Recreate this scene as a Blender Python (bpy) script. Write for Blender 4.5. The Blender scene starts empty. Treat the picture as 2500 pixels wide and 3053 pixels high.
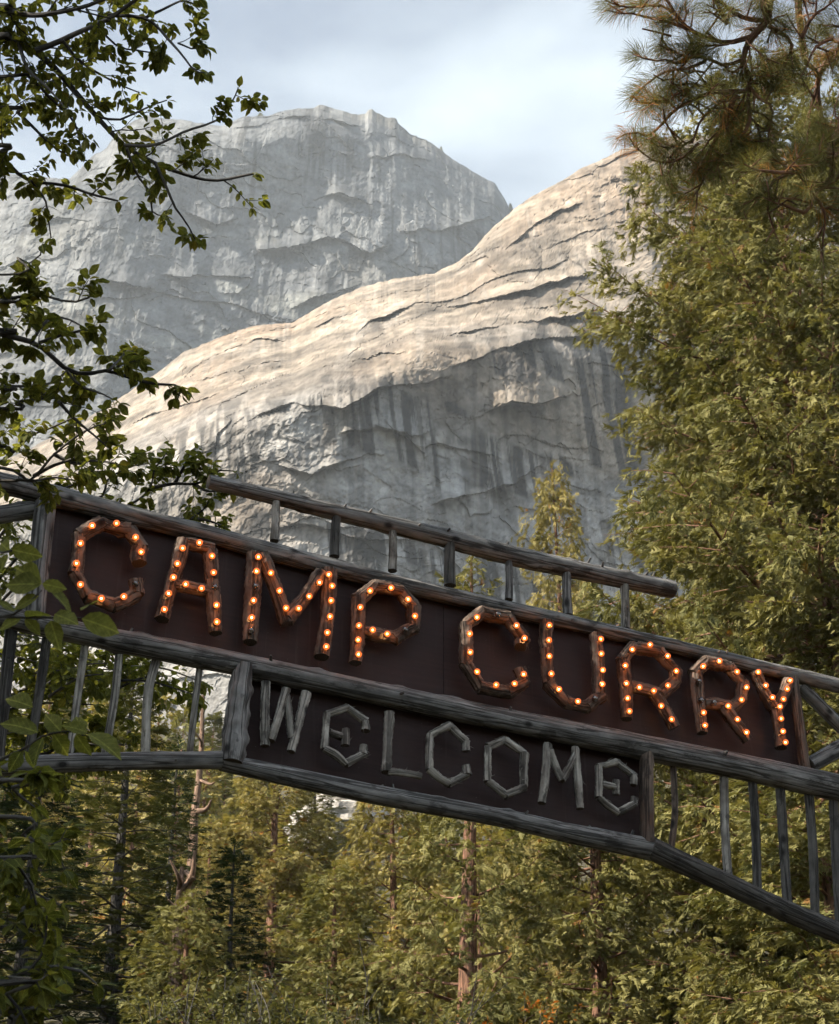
import bpy, math
import numpy as np
from mathutils import Matrix, Vector

R = math.radians
rng = np.random.default_rng(7)
scene = bpy.context.scene
C = scene.collection

# ------------------------------------------------------------------ camera
PITCH = R(32.0)
LENS, SENSOR = 50.0, 24.0
EYE = np.array([0.0, 0.0, 1.65])
cam_d = bpy.data.cameras.new('camera')
cam = bpy.data.objects.new('camera', cam_d)
C.objects.link(cam)
cam.location = EYE
cam.rotation_euler = (R(90) + PITCH, 0, 0)
cam_d.sensor_fit = 'HORIZONTAL'
cam_d.sensor_width = SENSOR
cam_d.lens = LENS
cam_d.clip_start = 0.1
cam_d.clip_end = 6000
cam_d.dof.use_dof = True
cam_d.dof.focus_distance = 13.0
cam_d.dof.aperture_fstop = 9.0
scene.camera = cam

# ------------------------------------------------------------------ sky, sun, exposure
SUN_AZ, SUN_EL = R(24), R(39)       # azimuth: degrees behind the pure left direction
to_sun = Vector((-math.cos(SUN_EL) * math.cos(SUN_AZ), -math.cos(SUN_EL) * math.sin(SUN_AZ), math.sin(SUN_EL)))
world = bpy.data.worlds.new('World')
scene.world = world
world.use_nodes = True
wn, wl = world.node_tree.nodes, world.node_tree.links
wn.clear()
w_out = wn.new('ShaderNodeOutputWorld')
w_bg = wn.new('ShaderNodeBackground')
w_bg.inputs['Strength'].default_value = 0.053
sky = wn.new('ShaderNodeTexSky')
sky.sky_type = 'NISHITA'
sky.sun_disc = False
sky.sun_elevation = SUN_EL
sky.sun_rotation = math.atan2(to_sun.x, to_sun.y)
sky.altitude = 1200
sky.air_density = 1.0
sky.dust_density = 1.5
w_tc = wn.new('ShaderNodeTexCoord')
w_map = wn.new('ShaderNodeMapping')
w_map.inputs['Scale'].default_value = (1.6, 2.6, 3.4)
w_map.inputs['Rotation'].default_value = (0.3, 0.5, 0.2)
w_noise = wn.new('ShaderNodeTexNoise')
w_noise.inputs['Scale'].default_value = 2.0
w_noise.inputs['Detail'].default_value = 9
w_noise.inputs['Roughness'].default_value = 0.52
w_noise.inputs['Distortion'].default_value = 0.5
w_ramp = wn.new('ShaderNodeValToRGB')
w_ramp.color_ramp.elements[0].position = 0.36
w_ramp.color_ramp.elements[0].color = (0.06, 0.06, 0.06, 1)
w_ramp.color_ramp.elements[1].position = 0.70
w_ramp.color_ramp.elements[1].color = (0.93, 0.93, 0.93, 1)
w_mix = wn.new('ShaderNodeMix')
w_mix.data_type = 'RGBA'
w_mix.inputs['B'].default_value = (5.5, 6.3, 6.95, 1)
wl.new(w_tc.outputs['Generated'], w_map.inputs['Vector'])
wl.new(w_map.outputs['Vector'], w_noise.inputs['Vector'])
wl.new(w_noise.outputs['Fac'], w_ramp.inputs['Fac'])
wl.new(w_ramp.outputs['Color'], w_mix.inputs['Factor'])
wl.new(sky.outputs['Color'], w_mix.inputs['A'])
wl.new(w_mix.outputs['Result'], w_bg.inputs['Color'])
wl.new(w_bg.outputs['Background'], w_out.inputs['Surface'])

sun_d = bpy.data.lights.new('sun', 'SUN')
sun_d.energy = 5.0
sun_d.angle = R(0.5)
sun_d.color = (1.0, 0.87, 0.70)
sun = bpy.data.objects.new('sun', sun_d)
C.objects.link(sun)
sun.location = (-30, -5, 40)
sun.rotation_euler = to_sun.to_track_quat('Z', 'Y').to_euler()

scene.view_settings.view_transform = 'Standard'
scene.view_settings.look = 'None'
scene.view_settings.exposure = 1.72
scene.view_settings.gamma = 1.0
scene.view_settings.use_curve_mapping = False
scene.render.engine = 'CYCLES'
cy = scene.cycles
cy.use_denoising = True
cy.denoiser = 'OPENIMAGEDENOISE'
cy.denoising_input_passes = 'RGB_ALBEDO_NORMAL'
cy.denoising_prefilter = 'ACCURATE'
cy.max_bounces = 3
cy.diffuse_bounces = 1
cy.glossy_bounces = 1
cy.transmission_bounces = 2
cy.transparent_max_bounces = 5
cy.volume_bounces = 0
cy.caustics_reflective = False
cy.caustics_refractive = False
cy.sample_clamp_indirect = 6.0
cy.use_light_tree = True
cy.use_adaptive_sampling = True
cy.adaptive_threshold = 0.026
cy.adaptive_min_samples = 24

# ------------------------------------------------------------------ view geometry (photo pixels, 2500 wide -> directions)
FPX = 2500 * LENS / SENSOR
CPX, CPY = 1250.0, 1526.5
cp, sp_ = math.cos(PITCH), math.sin(PITCH)


def ray(px, py):
    dx = (np.asarray(px, float) - CPX) / FPX
    dy = -(np.asarray(py, float) - CPY) / FPX
    return np.stack([dx, cp - sp_ * dy, sp_ + cp * dy], -1)


def at_depth(px, py, d):
    return EYE + ray(px, py) * np.asarray(d, float)[..., None]


def at_y(px, py, y):
    r = ray(px, py)
    return EYE + r * (np.asarray(y, float) / r[..., 1])[..., None]


# ------------------------------------------------------------------ numeric noise
def _h(ix, iy, iz, seed):
    h = (ix.astype(np.uint32) * np.uint32(374761393) + iy.astype(np.uint32) * np.uint32(668265263)
         + iz.astype(np.uint32) * np.uint32(2147483647) + np.uint32(seed * 1274126177 & 0xffffffff))
    h = (h ^ (h >> np.uint32(13))) * np.uint32(1274126177)
    h = (h ^ (h >> np.uint32(16))) * np.uint32(2246822519)
    h = h ^ (h >> np.uint32(15))
    return h.astype(np.float64) / 4294967295.0


def vnoise(p, seed=0):
    p = np.asarray(p, float)
    i = np.floor(p).astype(np.int64)
    f = p - i
    f = f * f * f * (f * (f * 6 - 15) + 10)
    out = 0
    flat = bool((f[..., 2] == 0).all())
    for a in (0, 1):
        for b in (0, 1):
            for c in ((0,) if flat else (0, 1)):
                w = (f[..., 0] if a else 1 - f[..., 0]) * (f[..., 1] if b else 1 - f[..., 1]) * (f[..., 2] if c else 1 - f[..., 2])
                out = out + w * _h(i[..., 0] + a, i[..., 1] + b, i[..., 2] + c, seed)
    return out * 2 - 1


def fbm(p, octaves=4, seed=0, gain=0.5):
    p = np.asarray(p, float)
    s, a, tot = 0, 1.0, 0
    const = p.size > 3000 and float(np.ptp(p[..., 2])) == 0.0
    if const:
        p = p.copy()
        p[..., 2] = np.floor(p[..., 2])
    for o in range(octaves):
        s = s + a * vnoise(p * (np.array([2.03 ** o, 2.03 ** o, 1.0]) if const else 2.03 ** o) + np.array([17.3, 9.1, 0.0 if const else 5.7]) * o, seed + o)
        tot += a
        a *= gain
    return s / tot


def cells(u, v, seed=0):
    """2-D Voronoi: per-cell random values, distances to nearest and second nearest, offset inside the cell."""
    iu, iv = np.floor(u).astype(np.int64), np.floor(v).astype(np.int64)
    best = np.full(u.shape, 9.0)
    second = np.full(u.shape, 9.0)
    r1, r2, r3 = np.zeros(u.shape), np.zeros(u.shape), np.zeros(u.shape)
    du, dv = np.zeros(u.shape), np.zeros(u.shape)
    z = np.zeros_like(iu)
    for a in (-1, 0, 1):
        for b in (-1, 0, 1):
            cu, cv = iu + a, iv + b
            pu = cu + _h(cu, cv, z, seed)
            pv = cv + _h(cu, cv, z + 1, seed)
            d = np.hypot(u - pu, v - pv)
            n = d < best
            second = np.where(n, best, np.minimum(second, d))
            r1 = np.where(n, _h(cu, cv, z + 2, seed), r1)
            r2 = np.where(n, _h(cu, cv, z + 3, seed), r2)
            r3 = np.where(n, _h(cu, cv, z + 4, seed), r3)
            du = np.where(n, u - pu, du)
            dv = np.where(n, v - pv, dv)
            best = np.where(n, d, best)
    return r1, r2, r3, best, second, du, dv


# ------------------------------------------------------------------ mesh helpers
def new_mesh(name, V, quads=None, tris=None, mats=(), qmat=None, tmat=None, uvq=None, uvt=None, smooth=True, attr=None):
    V = np.asarray(V, np.float32)
    nq = 0 if quads is None else len(quads)
    nt = 0 if tris is None else len(tris)
    idx = []
    if nq:
        idx.append(np.asarray(quads, np.int32).reshape(-1))
    if nt:
        idx.append(np.asarray(tris, np.int32).reshape(-1))
    idx = np.concatenate(idx)
    me = bpy.data.meshes.new(name)
    me.vertices.add(len(V))
    me.vertices.foreach_set('co', V.reshape(-1))
    me.loops.add(len(idx))
    me.loops.foreach_set('vertex_index', idx)
    me.polygons.add(nq + nt)
    start = np.concatenate([np.arange(nq) * 4, nq * 4 + np.arange(nt) * 3]).astype(np.int32)
    me.polygons.foreach_set('loop_start', start)
    me.polygons.foreach_set('use_smooth', np.full(nq + nt, smooth))
    for m in mats:
        me.materials.append(m)
    if qmat is not None or tmat is not None:
        mi = np.concatenate([np.zeros(nq, np.int32) if qmat is None else np.asarray(qmat, np.int32),
                             np.zeros(nt, np.int32) if tmat is None else np.asarray(tmat, np.int32)])
        me.polygons.foreach_set('material_index', mi)
    if uvq is not None or uvt is not None:
        parts = []
        if nq:
            parts.append(np.asarray(uvq, np.float32).reshape(-1))
        if nt:
            parts.append(np.asarray(uvt if uvt is not None else np.zeros((nt * 3, 2)), np.float32).reshape(-1))
        me.uv_layers.new(name='UVMap').data.foreach_set('uv', np.concatenate(parts))
    if attr is not None:
        for k, a in attr.items():
            at = me.attributes.new(k, 'FLOAT', 'POINT')
            at.data.foreach_set('value', np.asarray(a, np.float32))
    me.update(calc_edges=True)
    return me


def link(name, data, parent=None, loc=None, mat=None):
    o = bpy.data.objects.new(name, data)
    C.objects.link(o)
    if mat is not None:
        o.matrix_basis = mat
    elif loc is not None:
        o.location = loc
    if parent is not None:
        o.parent = parent
    return o


def tag(o, label, cat, group=None):
    o['label'] = label
    o['category'] = cat
    if group:
        o['group'] = group
    return o


def thing(name, label, cat, loc=(0, 0, 0), group=None):
    return tag(link(name, None, loc=loc), label, cat, group)


def structure(o):
    o['kind'] = 'structure'
    return o


class Geo:
    """Collects arrays of vertices and faces and turns them into one mesh."""

    def __init__(self):
        self.V, self.Q, self.T, self.uq, self.ut, self.qm, self.tm, self.n = [], [], [], [], [], [], [], 0
        self.tint = []

    def add(self, V, Q=None, T=None, uq=None, ut=None, qm=0, tm=0, tint=0.5):
        V = np.asarray(V, float)
        self.V.append(V)
        self.tint.append(np.broadcast_to(np.asarray(tint, float), (len(V),)))
        if Q is not None and len(Q):
            self.Q.append(np.asarray(Q) + self.n)
            self.uq.append(np.zeros((len(Q) * 4, 2)) if uq is None else np.asarray(uq).reshape(-1, 2))
            self.qm.append(np.full(len(Q), qm))
        if T is not None and len(T):
            self.T.append(np.asarray(T) + self.n)
            self.ut.append(np.zeros((len(T) * 3, 2)) if ut is None else np.asarray(ut).reshape(-1, 2))
            self.tm.append(np.full(len(T), tm))
        self.n += len(V)

    def mesh(self, name, mats, origin=(0, 0, 0), smooth=True):
        cat = lambda a: np.concatenate(a) if a else None
        V = np.concatenate(self.V) - np.asarray(origin, float)
        return new_mesh(name, V, cat(self.Q), cat(self.T), mats, cat(self.qm), cat(self.tm), cat(self.uq), cat(self.ut), smooth,
                        {'tint': np.concatenate(self.tint)})


def resample(path, step, smooth=True):
    path = np.asarray(path, float)
    if smooth and len(path) > 2:
        P = np.vstack([2 * path[0] - path[1], path, 2 * path[-1] - path[-2]])
        out = []
        t = np.linspace(0, 1, 8, endpoint=False)[:, None]
        for i in range(1, len(P) - 2):
            a, b, c, d = P[i - 1], P[i], P[i + 1], P[i + 2]
            out.append(0.5 * (2 * b + (c - a) * t + (2 * a - 5 * b + 4 * c - d) * t ** 2 + (3 * b - a - 3 * c + d) * t ** 3))
        out.append(P[-2][None])
        path = np.vstack(out)
    L = np.concatenate([[0], np.cumsum(np.linalg.norm(np.diff(path, axis=0), axis=1))])
    n = max(2, int(round(L[-1] / step)) + 1)
    s = np.linspace(0, L[-1], n)
    return np.stack([np.interp(s, L, path[:, k]) for k in range(path.shape[1])], -1), s


def frames(P):
    T = np.gradient(P, axis=0)
    T /= np.linalg.norm(T, axis=1)[:, None] + 1e-12
    N = np.zeros_like(T)
    ref = np.array([0, 0, 1.0]) if abs(T[0, 2]) < 0.9 else np.array([0, 1.0, 0])
    n = np.cross(np.cross(T[0], ref), T[0])
    for i in range(len(P)):
        n = n - T[i] * np.dot(n, T[i])
        n /= np.linalg.norm(n) + 1e-12
        N[i] = n
    return T, N, np.cross(T, N)


def tube(geo, path, radii, nseg=8, step=0.1, amp=0.0, seed=0, bark=0.0, caps=True, cap_mat=0, mat=0, smooth=True, knots=0, cut=None, tint=0.5):
    """A log or branch along a path, its radius interpolated, its skin uneven; amp: slow unevenness, bark: lengthwise ridges."""
    path = np.asarray(path, float)
    rad = np.asarray(radii, float)
    if rad.ndim == 0:
        rad = np.full(len(path), float(rad))
    PR, s = resample(np.column_stack([path, rad]), step, smooth)
    P, r = PR[:, :3], PR[:, 3]
    T, N, B = frames(P)
    th = np.linspace(0, 2 * np.pi, nseg, endpoint=False)
    ct, st = np.cos(th), np.sin(th)
    rr = np.repeat(r[:, None], nseg, 1)
    if amp or bark:
        q = np.stack([np.broadcast_to(ct, rr.shape) * 1.4, np.broadcast_to(st, rr.shape) * 1.4, np.broadcast_to(s[:, None], rr.shape) / (4 * r.mean())], -1)
        rr = rr * (1 + amp * fbm(q + seed * 3.1, 3, seed))
        if bark:
            q2 = np.stack([np.broadcast_to(ct, rr.shape) * 5.5, np.broadcast_to(st, rr.shape) * 5.5, np.broadcast_to(s[:, None], rr.shape) / (1.3 * r.mean())], -1)
            rd = 1 - 2.6 * np.abs(fbm(q2 + seed * 1.7, 3, seed + 5, 0.65))
            rr = rr * (1 + bark * rd)
    rgk = np.random.default_rng(seed + 99)
    for k in range(knots):
        ks, kt = rgk.uniform(0.04, 0.96) * s[-1], rgk.uniform(0, 2 * np.pi)
        w = r.mean() * rgk.uniform(0.22, 0.42)
        da = np.angle(np.exp(1j * (th - kt)))
        d2 = ((s[:, None] - ks) / (w * 1.5)) ** 2 + (da[None] * r.mean() / w) ** 2
        rr = rr + w * rgk.uniform(0.25, 0.6) * np.exp(-d2)
    V = P[:, None] + rr[..., None] * (N[:, None] * ct[None, :, None] + B[:, None] * st[None, :, None])
    n = len(P)
    i = np.arange(n - 1)[:, None] * nseg
    j = np.arange(nseg)[None]
    j2 = (j + 1) % nseg
    Q = np.stack([i + j, i + j2, i + nseg + j2, i + nseg + j], -1).reshape(-1, 4)
    u0 = np.broadcast_to(j / nseg, (n - 1, nseg)) * 2 * np.pi * r.mean()
    u1 = np.broadcast_to((j + 1) / nseg, (n - 1, nseg)) * 2 * np.pi * r.mean()
    v0 = np.broadcast_to(s[:-1, None], (n - 1, nseg)) + seed * 7.7
    v1 = np.broadcast_to(s[1:, None], (n - 1, nseg)) + seed * 7.7
    uq = np.stack([np.stack([u0, v0], -1), np.stack([u1, v0], -1), np.stack([u1, v1], -1), np.stack([u0, v1], -1)], 2).reshape(-1, 2)
    Vf = V.reshape(-1, 3)
    geo.add(Vf, Q, uq=uq, qm=mat, tint=tint)
    if caps:
        for e, base in ((0, 0), (1, (n - 1) * nseg)):
            ring = Vf[base:base + nseg]
            c = ring.mean(0)
            mid = c + (ring - c) * 0.55
            k = np.arange(nseg)
            k2 = (k + 1) % nseg
            CV = np.vstack([ring, mid, c[None]])
            Qc = np.stack([k, k2, nseg + k2, nseg + k], -1)
            Tc = np.stack([nseg + k, nseg + k2, np.full(nseg, 2 * nseg)], -1)
            if e == 0:
                Qc, Tc = Qc[:, ::-1], Tc[:, ::-1]
            ang = np.stack([np.cos(2 * np.pi * k / nseg), np.sin(2 * np.pi * k / nseg)], -1) * r.mean()
            full = np.vstack([ang, ang * 0.55, [[0, 0]]])
            geo.add(CV, Qc, Tc, uq=full[Qc].reshape(-1, 2), ut=full[Tc].reshape(-1, 2), qm=cap_mat, tm=cap_mat, tint=tint)
    return P


def scatter(geo, template, pos, fwd, up, size, tint, mat=0):
    """Adds one copy of a small template (V, Q, T) for every position, turned to fwd and up."""
    TV, TQ, TT = template
    pos, fwd, up = (np.asarray(a, float) for a in (pos, fwd, up))
    fwd = fwd / (np.linalg.norm(fwd, axis=1)[:, None] + 1e-9)
    side = np.cross(up, fwd)
    side /= np.linalg.norm(side, axis=1)[:, None] + 1e-9
    upn = np.cross(fwd, side)
    size = np.broadcast_to(np.asarray(size, float), (len(pos),))
    V = (TV[None, :, 0, None] * fwd[:, None] + TV[None, :, 1, None] * side[:, None] + TV[None, :, 2, None] * upn[:, None]) * size[:, None, None] + pos[:, None]
    off = (np.arange(len(pos)) * len(TV))[:, None, None]
    Q = None if TQ is None else (np.asarray(TQ)[None] + off).reshape(-1, 4)
    T = None if TT is None else (np.asarray(TT)[None] + off).reshape(-1, 3)
    uvs = [None if f is None else np.tile(TV[np.asarray(f)].reshape(-1, 3)[:, :2], (len(pos), 1)) for f in (TQ, TT)]
    geo.add(V.reshape(-1, 3), Q, T, uvs[0], uvs[1], qm=mat, tm=mat, tint=np.repeat(np.broadcast_to(tint, (len(pos),)), len(TV)))


def cross3(a, b):
    return np.array([a[1] * b[2] - a[2] * b[1], a[2] * b[0] - a[0] * b[2], a[0] * b[1] - a[1] * b[0]])


def norm3(a):
    return math.sqrt(a[0] * a[0] + a[1] * a[1] + a[2] * a[2]) + 1e-9


def sticks(geo, paths, radii, nseg=4):
    """Many thin twigs at once, all with the same number of points."""
    if not len(paths):
        return
    P, r = np.asarray(paths, float), np.asarray(radii, float)
    n, k = P.shape[:2]
    T = np.gradient(P, axis=1)
    ref = np.where(np.abs(T[..., 2:3]) < 0.8 * np.linalg.norm(T, axis=2, keepdims=True), np.array([0, 0, 1.0]), np.array([1.0, 0, 0]))
    Nn = np.cross(T, ref)
    Nn /= np.linalg.norm(Nn, axis=2, keepdims=True) + 1e-9
    Bn = np.cross(T, Nn)
    Bn /= np.linalg.norm(Bn, axis=2, keepdims=True) + 1e-9
    th = np.linspace(0, 2 * np.pi, nseg, endpoint=False)
    V = P[:, :, None] + r[:, :, None, None] * (Nn[:, :, None] * np.cos(th)[None, None, :, None] + Bn[:, :, None] * np.sin(th)[None, None, :, None])
    o = (np.arange(n) * k * nseg)[:, None, None]
    i = (np.arange(k - 1) * nseg)[None, :, None]
    j = np.arange(nseg)[None, None]
    j2 = (j + 1) % nseg
    Q = np.stack(np.broadcast_arrays(o + i + j, o + i + j2, o + i + nseg + j2, o + i + nseg + j), -1).reshape(-1, 4)
    geo.add(V.reshape(-1, 3), Q)


# ------------------------------------------------------------------ materials
def material(name):
    m = bpy.data.materials.new(name)
    m.use_nodes = True
    nt = m.node_tree
    nt.nodes.clear()
    out = nt.nodes.new('ShaderNodeOutputMaterial')
    return m, nt, out


def N_(nt, kind, **kw):
    n = nt.nodes.new(kind)
    for k, v in kw.items():
        if hasattr(n, k):
            setattr(n, k, v)
        else:
            n.inputs[k.replace('_', ' ')].default_value = v
    return n


def ramp(nt, stops, fac, interp='LINEAR'):
    r = nt.nodes.new('ShaderNodeValToRGB')
    r.color_ramp.interpolation = interp
    el = r.color_ramp.elements
    while len(el) < len(stops):
        el.new(0.5)
    for e, (p, c) in zip(el, stops):
        e.position = p
        e.color = (*c, 1) if not np.isscalar(c) else (c, c, c, 1)
    nt.links.new(fac, r.inputs['Fac'])
    return r.outputs['Color']


def mixc(nt, fac, a, b, blend='MIX'):
    m = nt.nodes.new('ShaderNodeMix')
    m.data_type = 'RGBA'
    m.blend_type = blend
    for key, v in (('Factor', fac), ('A', a), ('B', b)):
        s = m.inputs[key]
        if isinstance(v, bpy.types.NodeSocket):
            nt.links.new(v, s)
        else:
            s.default_value = v if np.isscalar(v) else (*v, 1)
    return m.outputs['Result']


def noise(nt, vec, scale, detail=5, rough=0.55, dist=0.0):
    n = nt.nodes.new('ShaderNodeTexNoise')
    n.inputs['Scale'].default_value = scale
    n.inputs['Detail'].default_value = detail
    n.inputs['Roughness'].default_value = rough
    n.inputs['Distortion'].default_value = dist
    nt.links.new(vec, n.inputs['Vector'])
    return n.outputs['Fac']


def mapping(nt, vec, scale=(1, 1, 1), rot=(0, 0, 0), loc=(0, 0, 0)):
    m = nt.nodes.new('ShaderNodeMapping')
    m.inputs['Scale'].default_value = scale
    m.inputs['Rotation'].default_value = rot
    m.inputs['Location'].default_value = loc
    nt.links.new(vec, m.inputs['Vector'])
    return m.outputs['Vector']


def bump(nt, height, strength, dist):
    b = nt.nodes.new('ShaderNodeBump')
    b.inputs['Strength'].default_value = strength
    b.inputs['Distance'].default_value = dist
    nt.links.new(height, b.inputs['Height'])
    return b.outputs['Normal']


def principled(nt, out, color, rough=0.8, normal=None, spec=0.3):
    p = nt.nodes.new('ShaderNodeBsdfPrincipled')
    if isinstance(color, bpy.types.NodeSocket):
        nt.links.new(color, p.inputs['Base Color'])
    else:
        p.inputs['Base Color'].default_value = (*color, 1)
    p.inputs['Roughness'].default_value = rough
    p.inputs['Specular IOR Level'].default_value = spec
    if normal is not None:
        nt.links.new(normal, p.inputs['Normal'])
    nt.links.new(p.outputs[0], out.inputs['Surface'])
    return p


def wood_material(name, light, mid, dark, crack=0.5, warm=None, bdist=0.006):
    m, nt, out = material(name)
    uv = N_(nt, 'ShaderNodeTexCoord').outputs['UV']
    fine = noise(nt, mapping(nt, uv, (85, 2.4, 1)), 1.0, 6, 0.62, 0.4)
    coarse = noise(nt, mapping(nt, uv, (9, 1.1, 1)), 1.0, 4, 0.5, 0.3)
    col = ramp(nt, [(0.25, dark), (0.48, mid), (0.78, light)], fine)
    col2 = ramp(nt, [(0.3, tuple(0.55 * c for c in mid)), (0.7, tuple(1.25 * c for c in light))], coarse)
    col = mixc(nt, 0.45, col, col2)
    mott = noise(nt, mapping(nt, uv, (22, 6, 1), loc=(5, 2, 0)), 1.0, 5, 0.6)
    col = mixc(nt, 0.75, col, mixc(nt, 1.0, col, ramp(nt, [(0.3, 0.35), (0.7, 1.6)], mott), 'MULTIPLY'))
    if warm is not None:
        blot = noise(nt, mapping(nt, uv, (5, 3, 1), loc=(3, 9, 0)), 1.0, 3)
        col = mixc(nt, ramp(nt, [(0.52, 0.0), (0.68, 0.8)], blot), col, warm)
    kv = N_(nt, 'ShaderNodeTexVoronoi')
    kv.inputs['Scale'].default_value = 1.0
    nt.links.new(mapping(nt, uv, (7.5, 4.5, 1)), kv.inputs['Vector'])
    col = mixc(nt, ramp(nt, [(0.08, 0.95), (0.2, 0.0)], kv.outputs['Distance']), col, tuple(0.3 * c for c in dark))
    scrap = noise(nt, mapping(nt, uv, (9, 3.2, 1), loc=(2, 7, 0)), 1.0, 6, 0.65)
    col = mixc(nt, ramp(nt, [(0.56, 0.0), (0.61, 0.7)], scrap), col, tuple(0.8 * c for c in dark))
    cr = noise(nt, mapping(nt, uv, (24, 0.8, 1), loc=(1.3, 0, 0)), 1.0, 3, 0.5, 0.6)
    crk = ramp(nt, [(0.45, 0.0), (0.485, 1.0), (0.515, 1.0), (0.55, 0.0)], cr)
    col = mixc(nt, mixc(nt, 1.0, crk, (crack,) * 3, 'MULTIPLY'), col, tuple(0.25 * c for c in dark))
    hgt = mixc(nt, 0.6, fine, mixc(nt, 1.0, (1, 1, 1), crk, 'SUBTRACT'))
    principled(nt, out, col, 0.78, bump(nt, hgt, 0.8, bdist), 0.25)
    return m


M = {}
M['log'] = wood_material('weathered_log', (0.26, 0.258, 0.255), (0.125, 0.123, 0.12), (0.036, 0.034, 0.033), 0.75)
M['bark'] = wood_material('bark_stick', (0.20, 0.155, 0.125), (0.105, 0.076, 0.06), (0.026, 0.018, 0.014), 0.75, (0.105, 0.05, 0.03), 0.012)
M['stick'] = wood_material('weathered_stick', (0.46, 0.44, 0.40), (0.24, 0.225, 0.20), (0.05, 0.045, 0.04), 0.7, (0.07, 0.055, 0.045), 0.008)
M['darkbark'] = wood_material('dark_bark', (0.11, 0.105, 0.10), (0.07, 0.066, 0.06), (0.022, 0.02, 0.018), 0.7, None, 0.012)
M['redbark'] = wood_material('cedar_bark', (0.34, 0.19, 0.125), (0.20, 0.105, 0.068), (0.06, 0.034, 0.024), 0.6, None, 0.02)
M['snag'] = wood_material('bare_snag_wood', (0.36, 0.25, 0.18), (0.24, 0.155, 0.11), (0.09, 0.055, 0.04), 0.5, None, 0.02)

m, nt, out = material('cut_wood')
uv = N_(nt, 'ShaderNodeTexCoord').outputs['UV']
wv = N_(nt, 'ShaderNodeTexWave', wave_type='RINGS', rings_direction='Z')
wv.inputs['Scale'].default_value = 28
wv.inputs['Distortion'].default_value = 2.0
nt.links.new(uv, wv.inputs['Vector'])
col = ramp(nt, [(0.2, (0.055, 0.045, 0.038)), (0.8, (0.12, 0.10, 0.085))], wv.outputs['Fac'])
principled(nt, out, col, 0.85)
M['cut'] = m

m, nt, out = material('painted_board')
oc = N_(nt, 'ShaderNodeTexCoord').outputs['Object']
grain = noise(nt, mapping(nt, oc, (2.2, 2.2, 42)), 1.0, 5, 0.6, 0.2)
blot = noise(nt, oc, 2.3, 5, 0.6)
col = ramp(nt, [(0.3, (0.020, 0.0088, 0.0080)), (0.7, (0.034, 0.0155, 0.0142))], grain)
col = mixc(nt, ramp(nt, [(0.45, 0.0), (0.75, 0.55)], blot), col, (0.046, 0.026, 0.024))
run = noise(nt, mapping(nt, oc, (26, 26, 1.3)), 1.0, 4, 0.6)
col = mixc(nt, ramp(nt, [(0.58, 0.0), (0.74, 0.4)], run), col, (0.075, 0.052, 0.048))
spk = noise(nt, oc, 75, 2, 0.5)
col = mixc(nt, ramp(nt, [(0.74, 0.0), (0.8, 0.6)], spk), col, (0.2, 0.18, 0.17))
principled(nt, out, col, 0.62, bump(nt, grain, 0.35, 0.002), 0.3)
M['board'] = m

m, nt, out = material('lit_bulb_glass')
lw = N_(nt, 'ShaderNodeLayerWeight')
lw.inputs['Blend'].default_value = 0.35
tr = N_(nt, 'ShaderNodeBsdfTransparent')
tr.inputs['Color'].default_value = (1.0, 0.46, 0.17, 1)
gl = N_(nt, 'ShaderNodeBsdfGlossy')
gl.inputs['Roughness'].default_value = 0.053
em = N_(nt, 'ShaderNodeEmission')
em.inputs['Color'].default_value = (1.0, 0.21, 0.045, 1)
em.inputs['Strength'].default_value = 0.75
a1 = N_(nt, 'ShaderNodeMixShader')
a1.inputs[0].default_value = 0.42
nt.links.new(tr.outputs[0], a1.inputs[1])
nt.links.new(em.outputs[0], a1.inputs[2])
a2 = N_(nt, 'ShaderNodeMixShader')
nt.links.new(ramp(nt, [(0.0, 0.03), (1.0, 0.5)], lw.outputs['Fresnel']), a2.inputs[0])
nt.links.new(a1.outputs[0], a2.inputs[1])
nt.links.new(gl.outputs[0], a2.inputs[2])
nt.links.new(a2.outputs[0], out.inputs['Surface'])
m.cycles.emission_sampling = 'NONE'
M['glass_lit'] = m

m, nt, out = material('dark_bulb_glass')
lw = N_(nt, 'ShaderNodeLayerWeight')
lw.inputs['Blend'].default_value = 0.45
tr = N_(nt, 'ShaderNodeBsdfTransparent')
tr.inputs['Color'].default_value = (0.72, 0.7, 0.68, 1)
gl = N_(nt, 'ShaderNodeBsdfGlossy')
gl.inputs['Roughness'].default_value = 0.05
a2 = N_(nt, 'ShaderNodeMixShader')
nt.links.new(ramp(nt, [(0.0, 0.10), (0.8, 0.8)], lw.outputs['Fresnel']), a2.inputs[0])
nt.links.new(tr.outputs[0], a2.inputs[1])
nt.links.new(gl.outputs[0], a2.inputs[2])
nt.links.new(a2.outputs[0], out.inputs['Surface'])
M['glass_dark'] = m

m, nt, out = material('glowing_filament')
em = N_(nt, 'ShaderNodeEmission')
em.inputs['Color'].default_value = (1.0, 0.56, 0.21, 1)
em.inputs['Strength'].default_value = 70
nt.links.new(em.outputs[0], out.inputs['Surface'])
M['filament'] = m
for k_, st_ in (('dim', 42), ('bright', 95)):
    m2 = m.copy()
    m2.name = k_ + '_filament'
    [n for n in m2.node_tree.nodes if n.type == 'EMISSION'][0].inputs['Strength'].default_value = st_
    M['filament_' + k_] = m2
m, nt, out = material('bulb_socket')
principled(nt, out, (0.05, 0.04, 0.035), 0.5)
M['socket'] = m


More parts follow.
